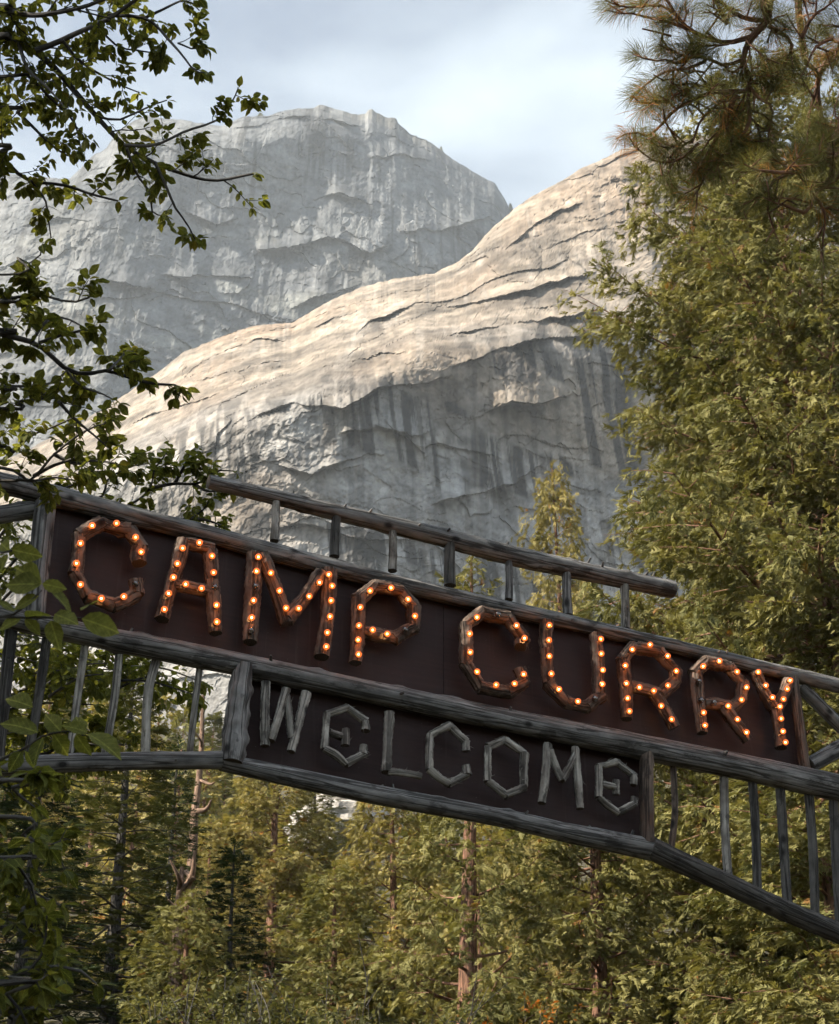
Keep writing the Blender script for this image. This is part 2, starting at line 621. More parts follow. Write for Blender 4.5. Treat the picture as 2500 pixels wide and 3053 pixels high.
def leaf_material(name, c_dark, c_light, odd=None, odd_from=0.9, trans=0.35, trans_col=None, rough=0.62, noise_scale=0.0, veins=False):
    """Foliage: colour by each leaf's own tint, some light passing through."""
    m, nt, out = material(name)
    at = N_(nt, 'ShaderNodeAttribute', attribute_name='tint')
    fac = at.outputs['Fac']
    stops = [(0.0, c_dark), (odd_from if odd else 1.0, c_light)]
    if odd:
        stops.append((min(1.0, odd_from + 0.04), odd))
    col = ramp(nt, stops, fac)
    if noise_scale:
        oc = N_(nt, 'ShaderNodeTexCoord').outputs['Object']
        col = mixc(nt, ramp(nt, [(0.35, 0.0), (0.7, 0.7)], noise(nt, oc, noise_scale, 3)), col, c_dark)
    if veins:
        uv = N_(nt, 'ShaderNodeTexCoord').outputs['UV']
        sx = N_(nt, 'ShaderNodeSeparateXYZ')
        nt.links.new(uv, sx.inputs[0])
        ab = N_(nt, 'ShaderNodeMath', operation='ABSOLUTE')
        nt.links.new(sx.outputs['Y'], ab.inputs[0])
        sub = N_(nt, 'ShaderNodeMath', operation='SUBTRACT')
        nt.links.new(sx.outputs['X'], sub.inputs[0])
        nt.links.new(ab.outputs[0], sub.inputs[1])
        mul = N_(nt, 'ShaderNodeMath', operation='MULTIPLY')
        nt.links.new(sub.outputs[0], mul.inputs[0])
        mul.inputs[1].default_value = 44.0
        sn = N_(nt, 'ShaderNodeMath', operation='SINE')
        nt.links.new(mul.outputs[0], sn.inputs[0])
        col = mixc(nt, ramp(nt, [(0.86, 0.0), (0.98, 0.35)], sn.outputs[0]), col, tuple(min(1, 1.9 * c) for c in c_light))
        col = mixc(nt, ramp(nt, [(0.010, 0.6), (0.024, 0.0)], ab.outputs[0]), col, tuple(min(1, 2.3 * c) for c in c_light))
        blot = noise(nt, mapping(nt, uv, (6, 6, 6)), 1.0, 3)
        col = mixc(nt, 1.0, col, ramp(nt, [(0.3, 0.7), (0.7, 1.25)], blot), 'MULTIPLY')
    p = principled(nt, out, col, rough, None, 0.15)
    tl = N_(nt, 'ShaderNodeBsdfTranslucent')
    tc = mixc(nt, 1.0, col, trans_col or (1.25, 1.2, 0.7), 'MULTIPLY')
    nt.links.new(tc, tl.inputs['Color'])
    mx = N_(nt, 'ShaderNodeMixShader')
    mx.inputs[0].default_value = trans
    nt.links.new(p.outputs[0], mx.inputs[1])
    nt.links.new(tl.outputs[0], mx.inputs[2])
    nt.links.new(mx.outputs[0], out.inputs['Surface'])
    return m


M['leaf'] = leaf_material('dogwood_leaf', (0.060, 0.074, 0.018), (0.145, 0.155, 0.034), (0.19, 0.165, 0.035), 0.93, 0.5, veins=True)
M['cedar'] = leaf_material('cedar_spray', (0.088, 0.098, 0.034), (0.285, 0.265, 0.10), (0.22, 0.12, 0.04), 0.965, 0.28)
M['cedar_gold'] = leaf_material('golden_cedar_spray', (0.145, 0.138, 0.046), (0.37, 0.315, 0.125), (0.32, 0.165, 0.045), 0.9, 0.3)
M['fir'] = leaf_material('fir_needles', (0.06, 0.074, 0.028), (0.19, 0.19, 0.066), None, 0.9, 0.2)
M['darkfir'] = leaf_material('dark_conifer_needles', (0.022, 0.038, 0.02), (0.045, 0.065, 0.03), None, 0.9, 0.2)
M['needle'] = leaf_material('pine_needles', (0.07, 0.080, 0.032), (0.20, 0.19, 0.072), (0.38, 0.17, 0.045), 0.93, 0.3)
M['shrub'] = leaf_material('shrub_leaf', (0.075, 0.085, 0.036), (0.17, 0.17, 0.075), (0.24, 0.14, 0.05), 0.95, 0.3)
M['orange'] = leaf_material('orange_shrub_leaf', (0.12, 0.10, 0.03), (0.26, 0.13, 0.03), (0.35, 0.11, 0.02), 0.7, 0.35)


def granite(name):
    """Rock: the mineral colour and the water stains are carried by the mesh (attribute rock), the shader adds grain."""
    m, nt, out = material(name)
    oc = N_(nt, 'ShaderNodeTexCoord').outputs['Object']
    at = N_(nt, 'ShaderNodeAttribute', attribute_name='rock')
    fine = noise(nt, oc, 0.35, 5, 0.7)
    col = mixc(nt, 0.55, at.outputs['Color'], mixc(nt, 1.0, at.outputs['Color'], ramp(nt, [(0.3, 0.55), (0.7, 1.4)], fine), 'MULTIPLY'))
    principled(nt, out, col, 0.9, None, 0.12)
    return m


M['granite_near'] = granite('apron_granite')
M['granite_far'] = granite('cliff_granite')

m, nt, out = material('forest_ground')
oc = N_(nt, 'ShaderNodeTexCoord').outputs['Object']
col = ramp(nt, [(0.3, (0.03, 0.027, 0.018)), (0.55, (0.055, 0.05, 0.03)), (0.75, (0.09, 0.078, 0.055))], noise(nt, oc, 0.25, 8, 0.65))
principled(nt, out, col, 0.95, bump(nt, noise(nt, oc, 1.2, 6), 0.8, 0.3))
M['ground'] = m
m, nt, out = material('pale_boulder')
oc = N_(nt, 'ShaderNodeTexCoord').outputs['Object']
col = ramp(nt, [(0.3, (0.30, 0.29, 0.28)), (0.7, (0.52, 0.50, 0.47))], noise(nt, oc, 0.9, 7, 0.6))
principled(nt, out, col, 0.9, bump(nt, noise(nt, oc, 2.0, 6), 0.8, 0.2))
M['boulder'] = m

# ================================================================== the setting
K = 2500 / 1736.0


def ground_z(x, y):
    z = 0.5 * 8 * np.log1p(np.exp(np.clip((np.asarray(y, float) - 22) / 8, -40, 40)))
    return np.where(np.asarray(y) > 190, z, z)


def build_ground():
    gx = np.concatenate([-np.geomspace(3000, 60, 30), np.linspace(-55, 55, 56), np.geomspace(60, 3000, 30)])
    gy = np.concatenate([-np.geomspace(3000, 30, 25), np.linspace(-25, 330, 140), np.geomspace(340, 3000, 20)])
    X, Y = np.meshgrid(gx, gy)
    Z = ground_z(X, np.minimum(Y, 420)) + np.where(Y > 18, 1, 0) * 1.2 * fbm(np.stack([X / 14, Y / 14, 0 * X], -1), 4, 3) * np.clip((Y - 18) / 20, 0, 1)
    n, k = X.shape
    i = np.arange(n - 1)[:, None] * k + np.arange(k - 1)[None]
    Q = np.stack([i, i + 1, i + k + 1, i + k], -1).reshape(-1, 4)
    me = new_mesh('ground', np.stack([X, Y, Z], -1).reshape(-1, 3), Q, mats=[M['ground']])
    structure(link('ground', me))


build_ground()


def rot2(u, v, a):
    return u * math.cos(a) + v * math.sin(a), -u * math.sin(a) + v * math.cos(a)


def plates(x, z, su, sv, ang, off, tilt, seed, warp=0.35, gap=0.0):
    """Slabs of rock: every Voronoi cell stands forward or back by its own amount and leans its own way."""
    wx = fbm(np.stack([x / (su * 1.3), z / (sv * 1.3), 0 * x], -1), 3, seed + 3)
    wz = fbm(np.stack([x / (su * 1.3), z / (sv * 1.3), 0 * x + 5], -1), 3, seed + 4)
    u, v = rot2(x, z, ang)
    u, v = u / su + wx * warp, v / sv + wz * warp
    r1, r2, r3, d1, d2, du, dv = cells(u, v, seed)
    e = np.clip((d2 - d1) / 0.10, 0, 1)
    return off * (r1 - 0.5) * 2 + tilt * (du * (r2 - 0.5) * 2 + dv * (r3 - 0.25) * 2) + gap * (1 - e)


def sstep(v, a, b):
    v = np.clip((v - a) / (b - a), 0, 1)
    return (v * v * (3 - 2 * v))[..., None]


def build_cliff(name, mat, skyline, bottom, depth_fn, relief_fn, colour_fn, X, ny, back, jag):
    sx = np.array(skyline, float)
    nx = len(X)
    top0 = np.interp(X, sx[:, 0], sx[:, 1])
    jg = fbm(np.stack([X / 14, 0 * X, 0 * X], -1), 5, 21, 0.6)
    top = top0 + jag * jg
    t = np.linspace(0, 1, ny)
    t = 1 - (1 - t) ** 1.1
    Xg = np.repeat(X[None], ny, 0)
    Yg = bottom + (top0[None] - bottom) * t[:, None] + (top - top0)[None] * t[:, None] ** 14
    D = depth_fn(Xg, Yg, top[None], t[:, None])
    r = ray(Xg * K, Yg * K)
    x = r[..., 0] / r[..., 1] * D
    z = r[..., 2] / r[..., 1] * D
    D2 = D + relief_fn(x, z, Xg, Yg)
    P = EYE + r * (D2 / r[..., 1])[..., None]
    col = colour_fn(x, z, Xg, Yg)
    rows, cols = [P], [col]
    topP = P[-1]
    for s, (dy, dz) in enumerate(back):
        b = topP.copy()
        b[:, 1] += dy
        b[:, 2] += dz + 0.03 * dy * fbm(np.stack([topP[:, 0] / 25, 0 * top + dy, 0 * top], -1), 3, 30)
        rows.append(b[None])
        cols.append(col[-1:])
    P = np.concatenate(rows)
    col = np.clip(np.concatenate(cols), 0.01, 0.6)
    n, k = P.shape[:2]
    i = np.arange(n - 1)[:, None] * k + np.arange(k - 1)[None]
    Q = np.stack([i, i + 1, i + k + 1, i + k], -1).reshape(-1, 4)
    me = new_mesh(name, P.reshape(-1, 3), Q, mats=[mat], smooth=False)
    ca = me.color_attributes.new('rock', 'FLOAT_COLOR', 'POINT')
    rgba = np.ones((n * k, 4), np.float32)
    rgba[:, :3] = col.reshape(-1, 3)
    ca.data.foreach_set('color', rgba.reshape(-1))
    return structure(link(name, me)), P


FAR = [(-400, 400), (-150, 385), (0, 362), (20, 360), (64, 365), (144, 371), (160, 355), (192, 323), (221, 307), (243, 272), (272, 253), (304, 238), (336, 245), (384, 250), (448, 260),
       (462, 260), (505, 241), (553, 241), (582, 231), (616, 224), (650, 224), (660, 217), (672, 219), (690, 226), (702, 229), (740, 238), (756, 236), (762, 228), (770, 225), (780, 235), (800, 243), (820, 246), (824, 255), (849, 277),
       (894, 296), (923, 320), (976, 354), (1024, 380), (1043, 409), (1057, 437), (1100, 470), (1300, 520), (2100, 700)]
NEAR = [(-400, 1150), (-100, 1000), (60, 930), (208, 851), (323, 774), (381, 729), (464, 694), (522, 675), (605, 668), (624, 656), (682, 624), (746, 595), (822, 576), (899, 566), (950, 540), (976, 521), (1002, 489), (1030, 462), (1062, 435),
        (1096, 409), (1134, 390), (1180, 364), (1200, 350), (1241, 333), (1282, 311), (1360, 285), (1450, 280), (1600, 300), (1750, 320), (2100, 300)]


def elev_tan(X, Y):
    r = ray(X * K, Y * K)
    return r[..., 2] / r[..., 1]


def far_depth(X, Y, top, t):
    # a wall leaning back about 79 degrees, rounding over at its rim
    e = elev_tan(X, Y)
    y0, e0, sl = 800.0, 0.45, math.tan(R(79))
    D = (sl * y0 - e0 * y0) / np.maximum(sl - e, 0.5)
    D = D * (1 + 0.10 * (np.abs(X - 560) / 600) ** 1.6)
    D = D + 34 * np.clip(1 - (Y - top) / 60, 0, 1) ** 2
    D = D + 22 * np.sin((X - 300) / 130) * np.clip((Y - top) / 200, 0, 1) + 0.15 * (X - 560)
    return D


def cracks(x, z, su, sv, ang, seed, width):
    wx = fbm(np.stack([x / (su * 0.9), z / (sv * 0.9), 0 * x], -1), 4, seed + 3)
    wz = fbm(np.stack([x / (su * 0.9), z / (sv * 0.9), 0 * x + 5], -1), 4, seed + 4)
    u, v = rot2(x, z, ang)
    r1, r2, r3, d1, d2, du, dv = cells(u / su + 0.9 * wx, v / sv + 0.9 * wz, seed)
    return np.clip(1 - (d2 - d1) / width, 0, 1) * np.clip((fbm(np.stack([x / (su * 2), z / (sv * 2), 0 * x + 2], -1), 2, seed + 6) + 0.15) * 3, 0, 1)


def ledge_field(X, Y, lines, seed):
    """Named overhangs: above each line the rock stands forward and eases back upward; returns depth and the wet zone below."""
    d, wet = 0 * X, 0 * X
    for k, (pts, step, ease) in enumerate(lines):
        p = np.array(pts, float)
        n1 = fbm(np.stack([X / 38, 0 * X, 0 * X], -1), 4, seed + k, 0.6)
        L = np.interp(X, p[:, 0], p[:, 1]) + 7 * n1
        tap = np.clip((X - p[0, 0]) / 45, 0, 1) * np.clip((p[-1, 0] - X) / 45, 0, 1)
        tap = tap * np.clip(0.75 + 0.9 * fbm(np.stack([X / 55, 0 * X, 0 * X], -1), 2, seed + 30 + k), 0.15, 1.3)
        up = np.clip((L - Y) / 1.5, 0, 1)
        d = d - step * tap * up * np.exp(-np.maximum(L - Y, 0) / ease)
        wet = np.maximum(wet, np.clip(tap, 0, 1) * np.clip((Y - L) / 3, 0, 1) * np.exp(-np.maximum(Y - L, 0) / (ease * 1.6)) * min(1.0, step / 6))
    return d, wet


NEAR_LEDGES = [([(470, 733), (528, 704), (612, 707)], 4, 22), ([(735, 700), (771, 665), (822, 640), (872, 622)], 6, 26), ([(912, 641), (1014, 620), (1104, 596), (1240, 562)], 5, 18), ([(912, 699), (1040, 672), (1149, 659), (1260, 642)], 6, 22),
               ([(905, 771), (1002, 736), (1104, 704), (1230, 694)], 8, 30), ([(600, 836), (707, 844), (784, 806), (880, 793), (935, 776)], 7, 34), ([(505, 876), (560, 850), (612, 830)], 6, 30), ([(885, 1046), (950, 1030), (1014, 1017), (1066, 998), (1125, 955)], 6, 34),
               ([(560, 960), (640, 985), (720, 950), (800, 940)], 5, 40), ([(380, 800), (470, 770), (560, 752), (640, 748)], 3, 16), ([(640, 765), (700, 758), (790, 735), (860, 728)], 4, 18), ([(250, 885), (330, 852), (420, 826), (470, 815)], 3, 18),
               ([(1000, 860), (1060, 830), (1120, 838), (1200, 815)], 5, 40), ([(700, 900), (780, 885), (850, 905), (905, 890)], 4, 40), ([(1040, 520), (1090, 478), (1150, 440), (1210, 420)], 5, 16), ([(620, 690), (690, 662), (750, 640)], 3, 14)]
FAR_LEDGES = [([(530, 522), (635, 505), (683, 490), (765, 524), (815, 508)], 11, 34), ([(820, 483), (913, 476), (1025, 446)], 10, 26), ([(330, 570), (430, 575), (530, 574)], 9, 34), ([(460, 267), (553, 260), (597, 243), (683, 250), (760, 266)], 9, 16),
              ([(120, 600), (220, 585), (330, 600)], 9, 36), ([(600, 640), (680, 610), (760, 585)], 8, 26), ([(380, 440), (450, 470), (500, 455)], 8, 30), ([(760, 330), (830, 318), (900, 335)], 9, 20), ([(620, 420), (700, 400), (780, 425)], 7, 30), ([(40, 470), (120, 450), (200, 462)], 8, 30)]


def far_relief(x, z, X, Y):
    q = np.stack([x, z, 0 * x], -1)
    r = 20 * fbm(q / 200, 4, 40)
    r += plates(x, z, 100, 75, 0.2, 0.6, 3.0, 41, 1.2, 0.0)
    r += plates(x, z, 34, 44, -0.15, 0.6, 1.8, 42, 1.3, 0.15)
    r += plates(x, z, 11, 15, 0.2, 0.35, 0.8, 43, 1.3, 0.1)
    r += 2.4 * fbm(np.stack([x / 8, z / 100, 0 * x], -1), 4, 44) + 3.5 * fbm(np.stack([x / 24, z / 160, 0 * x + 2], -1), 3, 48)
    r += 2.4 * fbm(q / 15, 5, 46, 0.77) + ledge_field(X, Y, FAR_LEDGES, 600)[0]
    return r


def far_colour(x, z, X, Y):
    q = np.stack([x, z, 0 * x], -1)
    g = lambda v: np.array(v)[None, None]
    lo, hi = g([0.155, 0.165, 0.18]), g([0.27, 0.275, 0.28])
    c = lo + (hi - lo) * sstep(fbm(q / 60, 5, 50, 0.6), -0.35, 0.35)
    c = c + (g([0.32, 0.30, 0.265]) - c) * 0.6 * sstep(fbm(q / 110, 4, 51), 0.1, 0.5)
    st = fbm(np.stack([x / 5, z / 130, 0 * x], -1), 4, 52, 0.6)
    c = c * (1 - 0.6 * sstep(st, 0.04, 0.25) * sstep(fbm(q / 90, 3, 53), -0.3, 0.15))
    st2 = fbm(np.stack([x / 3.5, z / 80, 0 * x + 4], -1), 3, 54, 0.6)
    c = c + (0.40 - c) * 0.35 * sstep(st2, 0.2, 0.5)
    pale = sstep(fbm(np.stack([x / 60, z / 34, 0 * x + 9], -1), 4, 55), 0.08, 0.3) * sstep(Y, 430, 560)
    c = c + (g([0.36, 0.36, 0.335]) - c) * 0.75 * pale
    ck = np.maximum(cracks(x, z, 46, 30, 0.2, 57, 0.06), 0.8 * cracks(x, z, 17, 22, -0.2, 58, 0.08))
    c = c * (1 - 0.55 * ck[..., None])
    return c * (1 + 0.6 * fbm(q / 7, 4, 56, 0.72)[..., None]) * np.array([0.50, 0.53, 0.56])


def near_bound(X):
    # the convex edge where the slab above turns to the steep wall below
    return np.interp(X, [-300, 150, 300, 420, 560, 640, 760, 850, 1000, 1240, 1700, 2100], [1250, 1010, 930, 880, 850, 810, 800, 740, 715, 690, 650, 640])


def soft(X, xs, ys, w):
    """a broken line, its corners rounded over about w"""
    g = np.linspace(-700, 2500, 1601)
    v = np.interp(g, xs, ys)
    k = np.exp(-0.5 * (np.arange(-150, 151) * 2.0 / w) ** 2)
    v = np.convolve(np.pad(v, 150, mode='edge'), k / k.sum(), 'valid')
    return np.interp(X, g, v)


def near_depth(X, Y, top, t):
    lump = 22 * fbm(np.stack([X / 130, 0 * Y, 0 * X], -1), 2, 80)
    b = near_bound(X) + lump
    # the steep wall below the edge turns away to the right, the slab above it leans back and faces left
    Db = soft(X, [-330, 0, 300, 560, 700, 850, 1000, 1300, 2050], [470, 428, 396, 379, 380, 387, 398, 418, 480], 90)
    Dr = soft(X, [-330, 0, 600, 1000, 1300, 2050], [520, 505, 488, 478, 470, 520], 60)
    wall = Db + 7 * np.clip((Y - b) / 250, 0, 1)
    f = np.clip((b - Y) / np.maximum(b - top, 1), -0.3, 1)
    f = 0.5 * (f + np.sqrt(f * f + 0.012))
    D = wall + (Dr - Db) * np.clip(f, 0, 1) ** 0.85
    return D + 8 * np.clip(1 - (Y - top) / 40, 0, 1) ** 2


def near_relief(x, z, X, Y):
    b = near_bound(X)
    below = np.clip((Y - b) / 60 + 0.5, 0, 1)
    q = np.stack([x, z, 0 * x], -1)
    r = 7 * fbm(q / 100, 4, 60)
    r += ledge_field(X, Y, NEAR_LEDGES, 500)[0]
    r += plates(x, z, 74, 40, 0.42, 0.1, 1.2, 66, 1.8, 0.0)
    r += plates(x, z, 26, 15, 0.5, 0.2, 0.8, 64, 1.5, 0.0)
    r += plates(x, z, 9, 6.5, 0.5, 0.12, 0.4, 63, 1.5, 0.0)
    up = np.clip((600 - Y) / 60, 0, 1) * np.clip((X - 900) / 60, 0, 1)
    r += up * (1.6 * fbm(np.stack([x / 5, z / 60, 0 * x], -1), 4, 67) + 1.6 * plates(x, z, 16, 26, -0.2, 0.7, 1.2, 68, 0.5, 0.3))
    r += 1.3 * fbm(q / 8, 5, 65, 0.77)
    return r


def near_colour(x, z, X, Y):
    q = np.stack([x, z, 0 * x], -1)
    g = lambda v: np.array(v)[None, None]
    below = np.clip((Y - near_bound(X)) / 120 + 0.6, 0, 1)[..., None]
    lo, hi = g([0.215, 0.205, 0.195]), g([0.385, 0.36, 0.33])
    c = lo + (hi - lo) * sstep(fbm(np.stack([x / 34, (z - 0.32 * x) / 14, 0 * x], -1), 5, 70, 0.6), -0.4, 0.25)
    c = c + (g([0.39, 0.315, 0.255]) - c) * 0.6 * sstep(fbm(q / 60, 4, 71), -0.05, 0.4) * (1 - 0.75 * below)
    # bluish shade of the steep wall, put into the rock colour
    c = c + (g([0.42, 0.46, 0.51]) - c) * (0.85 * below * sstep(fbm(q / 50, 4, 79), -0.45, 0.1))
    # black water stains below the ledges of the steep wall
    st = fbm(np.stack([(x + 0.12 * z) / 3.0, z / 60, 0 * x], -1), 4, 72, 0.6)
    mk = fbm(np.stack([x / 30, z / 17, 0 * x], -1), 3, 73)
    c = c + (g([0.04, 0.046, 0.056]) - c) * 0.9 * sstep(st, -0.02, 0.12) * sstep(mk, 0.06, 0.22) * (0.12 + 0.88 * below)
    c = c * (1 - 0.3 * sstep(fbm(np.stack([x / 2.2, z / 60, 0 * x + 2], -1), 3, 74), 0.1, 0.4) * below)
    pale = fbm(np.stack([x / 2.6, z / 45, 0 * x + 6], -1), 3, 75)
    c = c + (0.46 - c) * 0.35 * sstep(pale, 0.22, 0.5)
    ck = np.maximum(cracks(x, z, 40, 14, 0.34, 82, 0.06), 0.8 * cracks(x, z, 15, 8, 0.4, 83, 0.08))
    wet = ledge_field(X, Y, NEAR_LEDGES, 500)[1][..., None]
    c = c + (g([0.045, 0.05, 0.06]) - c) * 0.85 * wet * sstep(st, -0.15, 0.1)
    c = c * (1 - 0.4 * ck[..., None])
    c = c * (1 + 0.45 * fbm(np.stack([x / 16, (z - 0.4 * x) / 8, 0 * x + 1], -1), 4, 84, 0.65)[..., None])
    return c * (1 + 0.65 * fbm(q / 3.5, 4, 78, 0.72)[..., None]) * np.array([0.64, 0.60, 0.55])


if True:   # cliff
    Xn = np.concatenate([np.linspace(-330, -8, 30), np.linspace(0, 1300, 560), np.linspace(1305, 1736, 50), np.linspace(1750, 2050, 20)])
    Xf = np.concatenate([np.linspace(-330, -8, 30), np.linspace(0, 1080, 480), np.linspace(1090, 1500, 30)])
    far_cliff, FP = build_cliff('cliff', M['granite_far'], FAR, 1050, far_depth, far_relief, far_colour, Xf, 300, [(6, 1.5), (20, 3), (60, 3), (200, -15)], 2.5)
    near_cliff, NP = build_cliff('granite_apron', M['granite_near'], NEAR, 1660, near_depth, near_relief, near_colour, Xn, 410, [(3, 0.6), (10, 0.0), (30, -12), (80, -60)], 2.5)

# ================================================================== the log entrance sign
PHI = R(25)
S_T = np.array([math.cos(PHI), math.sin(PHI), 0.0])      # along the sign
S_N = np.array([math.sin(PHI), -math.cos(PHI), 0.0])     # towards the viewer
S_O = EYE + ray(1250, 2000) * 11.0


def on_sign(px, py, off=0.0):
    """Point of the sign's upright plane (moved off metres towards the viewer) seen at a photo pixel."""
    r = ray(px, py)
    o = S_O + S_N * off
    t = ((o - EYE) @ S_N) / (r @ S_N)
    return EYE + r * t[..., None] if np.ndim(t) else EYE + r * t


def px_m(px, py, w, off=0.0):
    """Metres covered by w photo pixels at that place of the sign."""
    p = on_sign(px, py, off)
    d = (p - EYE) @ np.array([0, cp, sp_])
    return w * d / FPX


if True:   # sign
    base = S_O.copy()
    base[2] = 0.0
    sign = thing('entrance_sign', 'rustic log archway sign with glowing bulb letters hung across the view', 'sign', base)

    def part(name, geo, mats, parent=sign, origin=None):
        return link(name, geo.mesh(name, mats, base), parent)

    def log(name, pts, widths, off=0.0, mat='log', seg=36, step=0.035, amp=0.05, bark=0.012, knots=0, seed=0, stubs=0, smooth=True):
        g = Geo()
        path = np.array([on_sign(x, y, off) for x, y in pts])
        ws = [widths] * len(pts) if np.isscalar(widths) else widths
        rad = np.array([px_m(x, y, w / 2, off) for (x, y), w in zip(pts, ws)])
        P = tube(g, path, rad, seg, step, amp, seed, bark, True, 1, 0, smooth, knots)
        rg = np.random.default_rng(seed + 500)
        for k in range(stubs):           # broken-off twig stubs
            i = rg.integers(2, len(P) - 2)
            a = rg.uniform(-0.4, np.pi + 0.4)
            d = np.array([0, 0, 1.0]) * math.sin(a) + S_N * math.cos(a)
            r0 = np.interp(i / len(P), np.linspace(0, 1, len(rad)), rad)
            q0 = P[i] + d * r0 * 0.8
            tilt = S_T * rg.uniform(-0.5, 0.5)
            tube(g, [q0, q0 + (d + tilt) * r0 * rg.uniform(0.4, 0.75)], [r0 * rg.uniform(0.12, 0.2), r0 * 0.10], 7, 0.02, 0.15, k, 0.1, True, 0, 0)
        return part(name, g, [M[mat], M['cut']])

    # long rails
    log('top_rail', [(-520, 1318), (-200, 1392), (23, 1445), (321, 1521), (600, 1590), (1041, 1706), (1409, 1793), (1784, 1876), (2130, 1957), (2500, 2044), (2950, 2150)], [74, 70, 66, 62, 55, 55, 51, 44, 42, 44, 44], 0.02, seed=1, knots=44, stubs=16, amp=0.15, bark=0.03)
    log('middle_rail', [(-520, 1722), (-200, 1790), (192, 1878), (600, 1958), (1041, 2050), (1500, 2145), (1784, 2202), (2120, 2268), (2500, 2349), (2950, 2442)], [66, 66, 67, 70, 68, 70, 74, 76, 82, 84], 0.03, seed=2, knots=40, stubs=8, amp=0.08)
    log('overhead_rail', [(621, 1436), (818, 1482), (1004, 1528), (1326, 1604), (1507, 1652), (1687, 1692), (2004, 1758)], [42, 47, 50, 56, 60, 56, 53], 0.0, seed=3, knots=22, stubs=26, amp=0.08, bark=0.03)
    log('arch_log', [(-520, 2330), (-200, 2300), (83, 2280), (363, 2269), (672, 2266)], [60, 58, 56, 55, 54], 0.02, seed=4, knots=12, stubs=3)
    log('arch_log', [(660, 2272), (885, 2320), (1118, 2368), (1500, 2439), (1680, 2480), (1950, 2534)], [52, 58, 58, 55, 58, 68], 0.02, seed=5, knots=18, stubs=9)
    log('arch_log', [(1935, 2526), (2060, 2585), (2199, 2650), (2340, 2715), (2500, 2783), (2750, 2905), (2950, 3010)], [66, 62, 60, 60, 60, 60, 60], 0.03, mat='darkbark', seed=6, knots=10, stubs=4, bark=0.05, amp=0.06)
    # standing logs
    for k, (a, b, w, mt) in enumerate([((823, 1497), (817, 1613), 24, 'stick'), ((1002, 1541), (996, 1660), 28, 'darkbark'), ((1170, 1585), (1169, 1702), 25, 'stick'), ((1341, 1618), (1341, 1746), 32, 'darkbark'),
                                       ((1516, 1672), (1516, 1788), 22, 'log'), ((1688, 1708), (1693, 1834), 27, 'log'), ((1861, 1745), (1863, 1875), 26, 'stick')]):
        log('rail_post', [a, ((a[0] + b[0]) / 2 + (-1) ** k * 1.5, (a[1] + b[1]) / 2), b], [w * 0.95, w, w * 1.08], 0.01, mt, 18, 0.015, 0.08, 0.05 if mt == 'darkbark' else 0.02, 3, 20 + k, 2)
    for k, (pts, w, mt) in enumerate([([(36, 1850), (16, 2049), (-8, 2275)], 36, 'darkbark'), ([(143, 1880), (118, 2060), (83, 2262)], 28, 'darkbark'), ([(257, 1900), (232, 2075), (207, 2258)], 23, 'stick'),
                                      ([(358, 1925), (340, 2090), (311, 2258)], 24, 'stick'), ([(471, 1950), (441, 2070), (433, 2256)], 27, 'stick'), ([(596, 1980), (580, 2110), (565, 2250)], 20, 'stick'),
                                      ([(2005, 2270), (2011, 2415), (1998, 2550)], 19, 'bark'), ([(2157, 2300), (2160, 2460), (2170, 2630)], 26, 'stick'), ([(2241, 2320), (2252, 2480), (2257, 2665)], 26, 'darkbark'),
                                      ([(2324, 2335), (2334, 2500), (2347, 2705)], 28, 'darkbark'), ([(2409, 2350), (2422, 2530), (2430, 2745)], 27, 'darkbark'), ([(2483, 2365), (2492, 2560), (2505, 2780)], 28, 'darkbark'),
                                      ([(2570, 2385), (2582, 2590), (2600, 2820)], 28, 'darkbark'), ([(-80, 1830), (-110, 2030), (-150, 2290)], 30, 'darkbark')]):
        log('baluster', pts, w, -0.01, mt, 18, 0.02, 0.08, 0.06 if mt != 'stick' else 0.02, 5, 40 + k, 3)
    log('frame_post', [(137, 1480), (120, 1650), (100, 1850)], [64, 62, 64], 0.015, 'log', 28, 0.03, 0.06, 0.01, 6, 60)
    log('frame_post', [(2361, 2000), (2380, 2150), (2400, 2300)], [30, 31, 34], 0.03, 'bark', 24, 0.02, 0.07, 0.06, 5, 61)
    log('frame_post', [(724, 1985), (707, 2130), (690, 2275)], [60, 66, 66], 0.05, 'log', 40, 0.012, 0.05, 0.01, 70, 62)
    log('frame_post', [(1926, 2245), (1926, 2380), (1929, 2515)], [41, 42, 43], 0.05, 'bark', 28, 0.015, 0.05, 0.035, 10, 63)
    log('brace', [(-220, 1575), (-60, 1545), (135, 1512)], [56, 56, 54], -0.03, 'log', 28, 0.03, 0.06, 0.02, 6, 64)
    log('brace', [(2384, 2046), (2500, 2160), (2640, 2300)], [38, 41, 42], -0.03, 'log', 28, 0.03, 0.05, 0.02, 5, 65)
    log('brace', [(2410, 2282), (2500, 2232), (2640, 2150)], [46, 50, 50], -0.02, 'log', 28, 0.03, 0.05, 0.02, 5, 66)
    # the two tall posts that carry the arch, standing just outside the picture
    for k, (px, py) in enumerate([(-480, 1250), (2900, 2060)]):
        t = on_sign(px, py, -0.12)
        g = Geo()
        tube(g, [(t[0], t[1], -0.4), (t[0], t[1], t[2] * 0.5), (t[0], t[1], t[2])], [0.22, 0.19, 0.17], 32, 0.06, 0.05, 70 + k, 0.02, True, 1, 0, True, 20)
        part('support_post', g, [M['log'], M['cut']])

    # painted boards behind the letters: boxes in the sign's own directions
    def board(name, corners, off, thick=0.03):
        f = np.array([on_sign(x, y, off) for x, y in corners])
        b = f - S_N * thick
        V = np.vstack([f, b])
        Q = [(0, 1, 2, 3), (7, 6, 5, 4), (0, 4, 5, 1), (1, 5, 6, 2), (2, 6, 7, 3), (3, 7, 4, 0)]
        me = new_mesh(name, V - base, np.array(Q), mats=[M['board']], smooth=False)
        return link(name, me, sign)

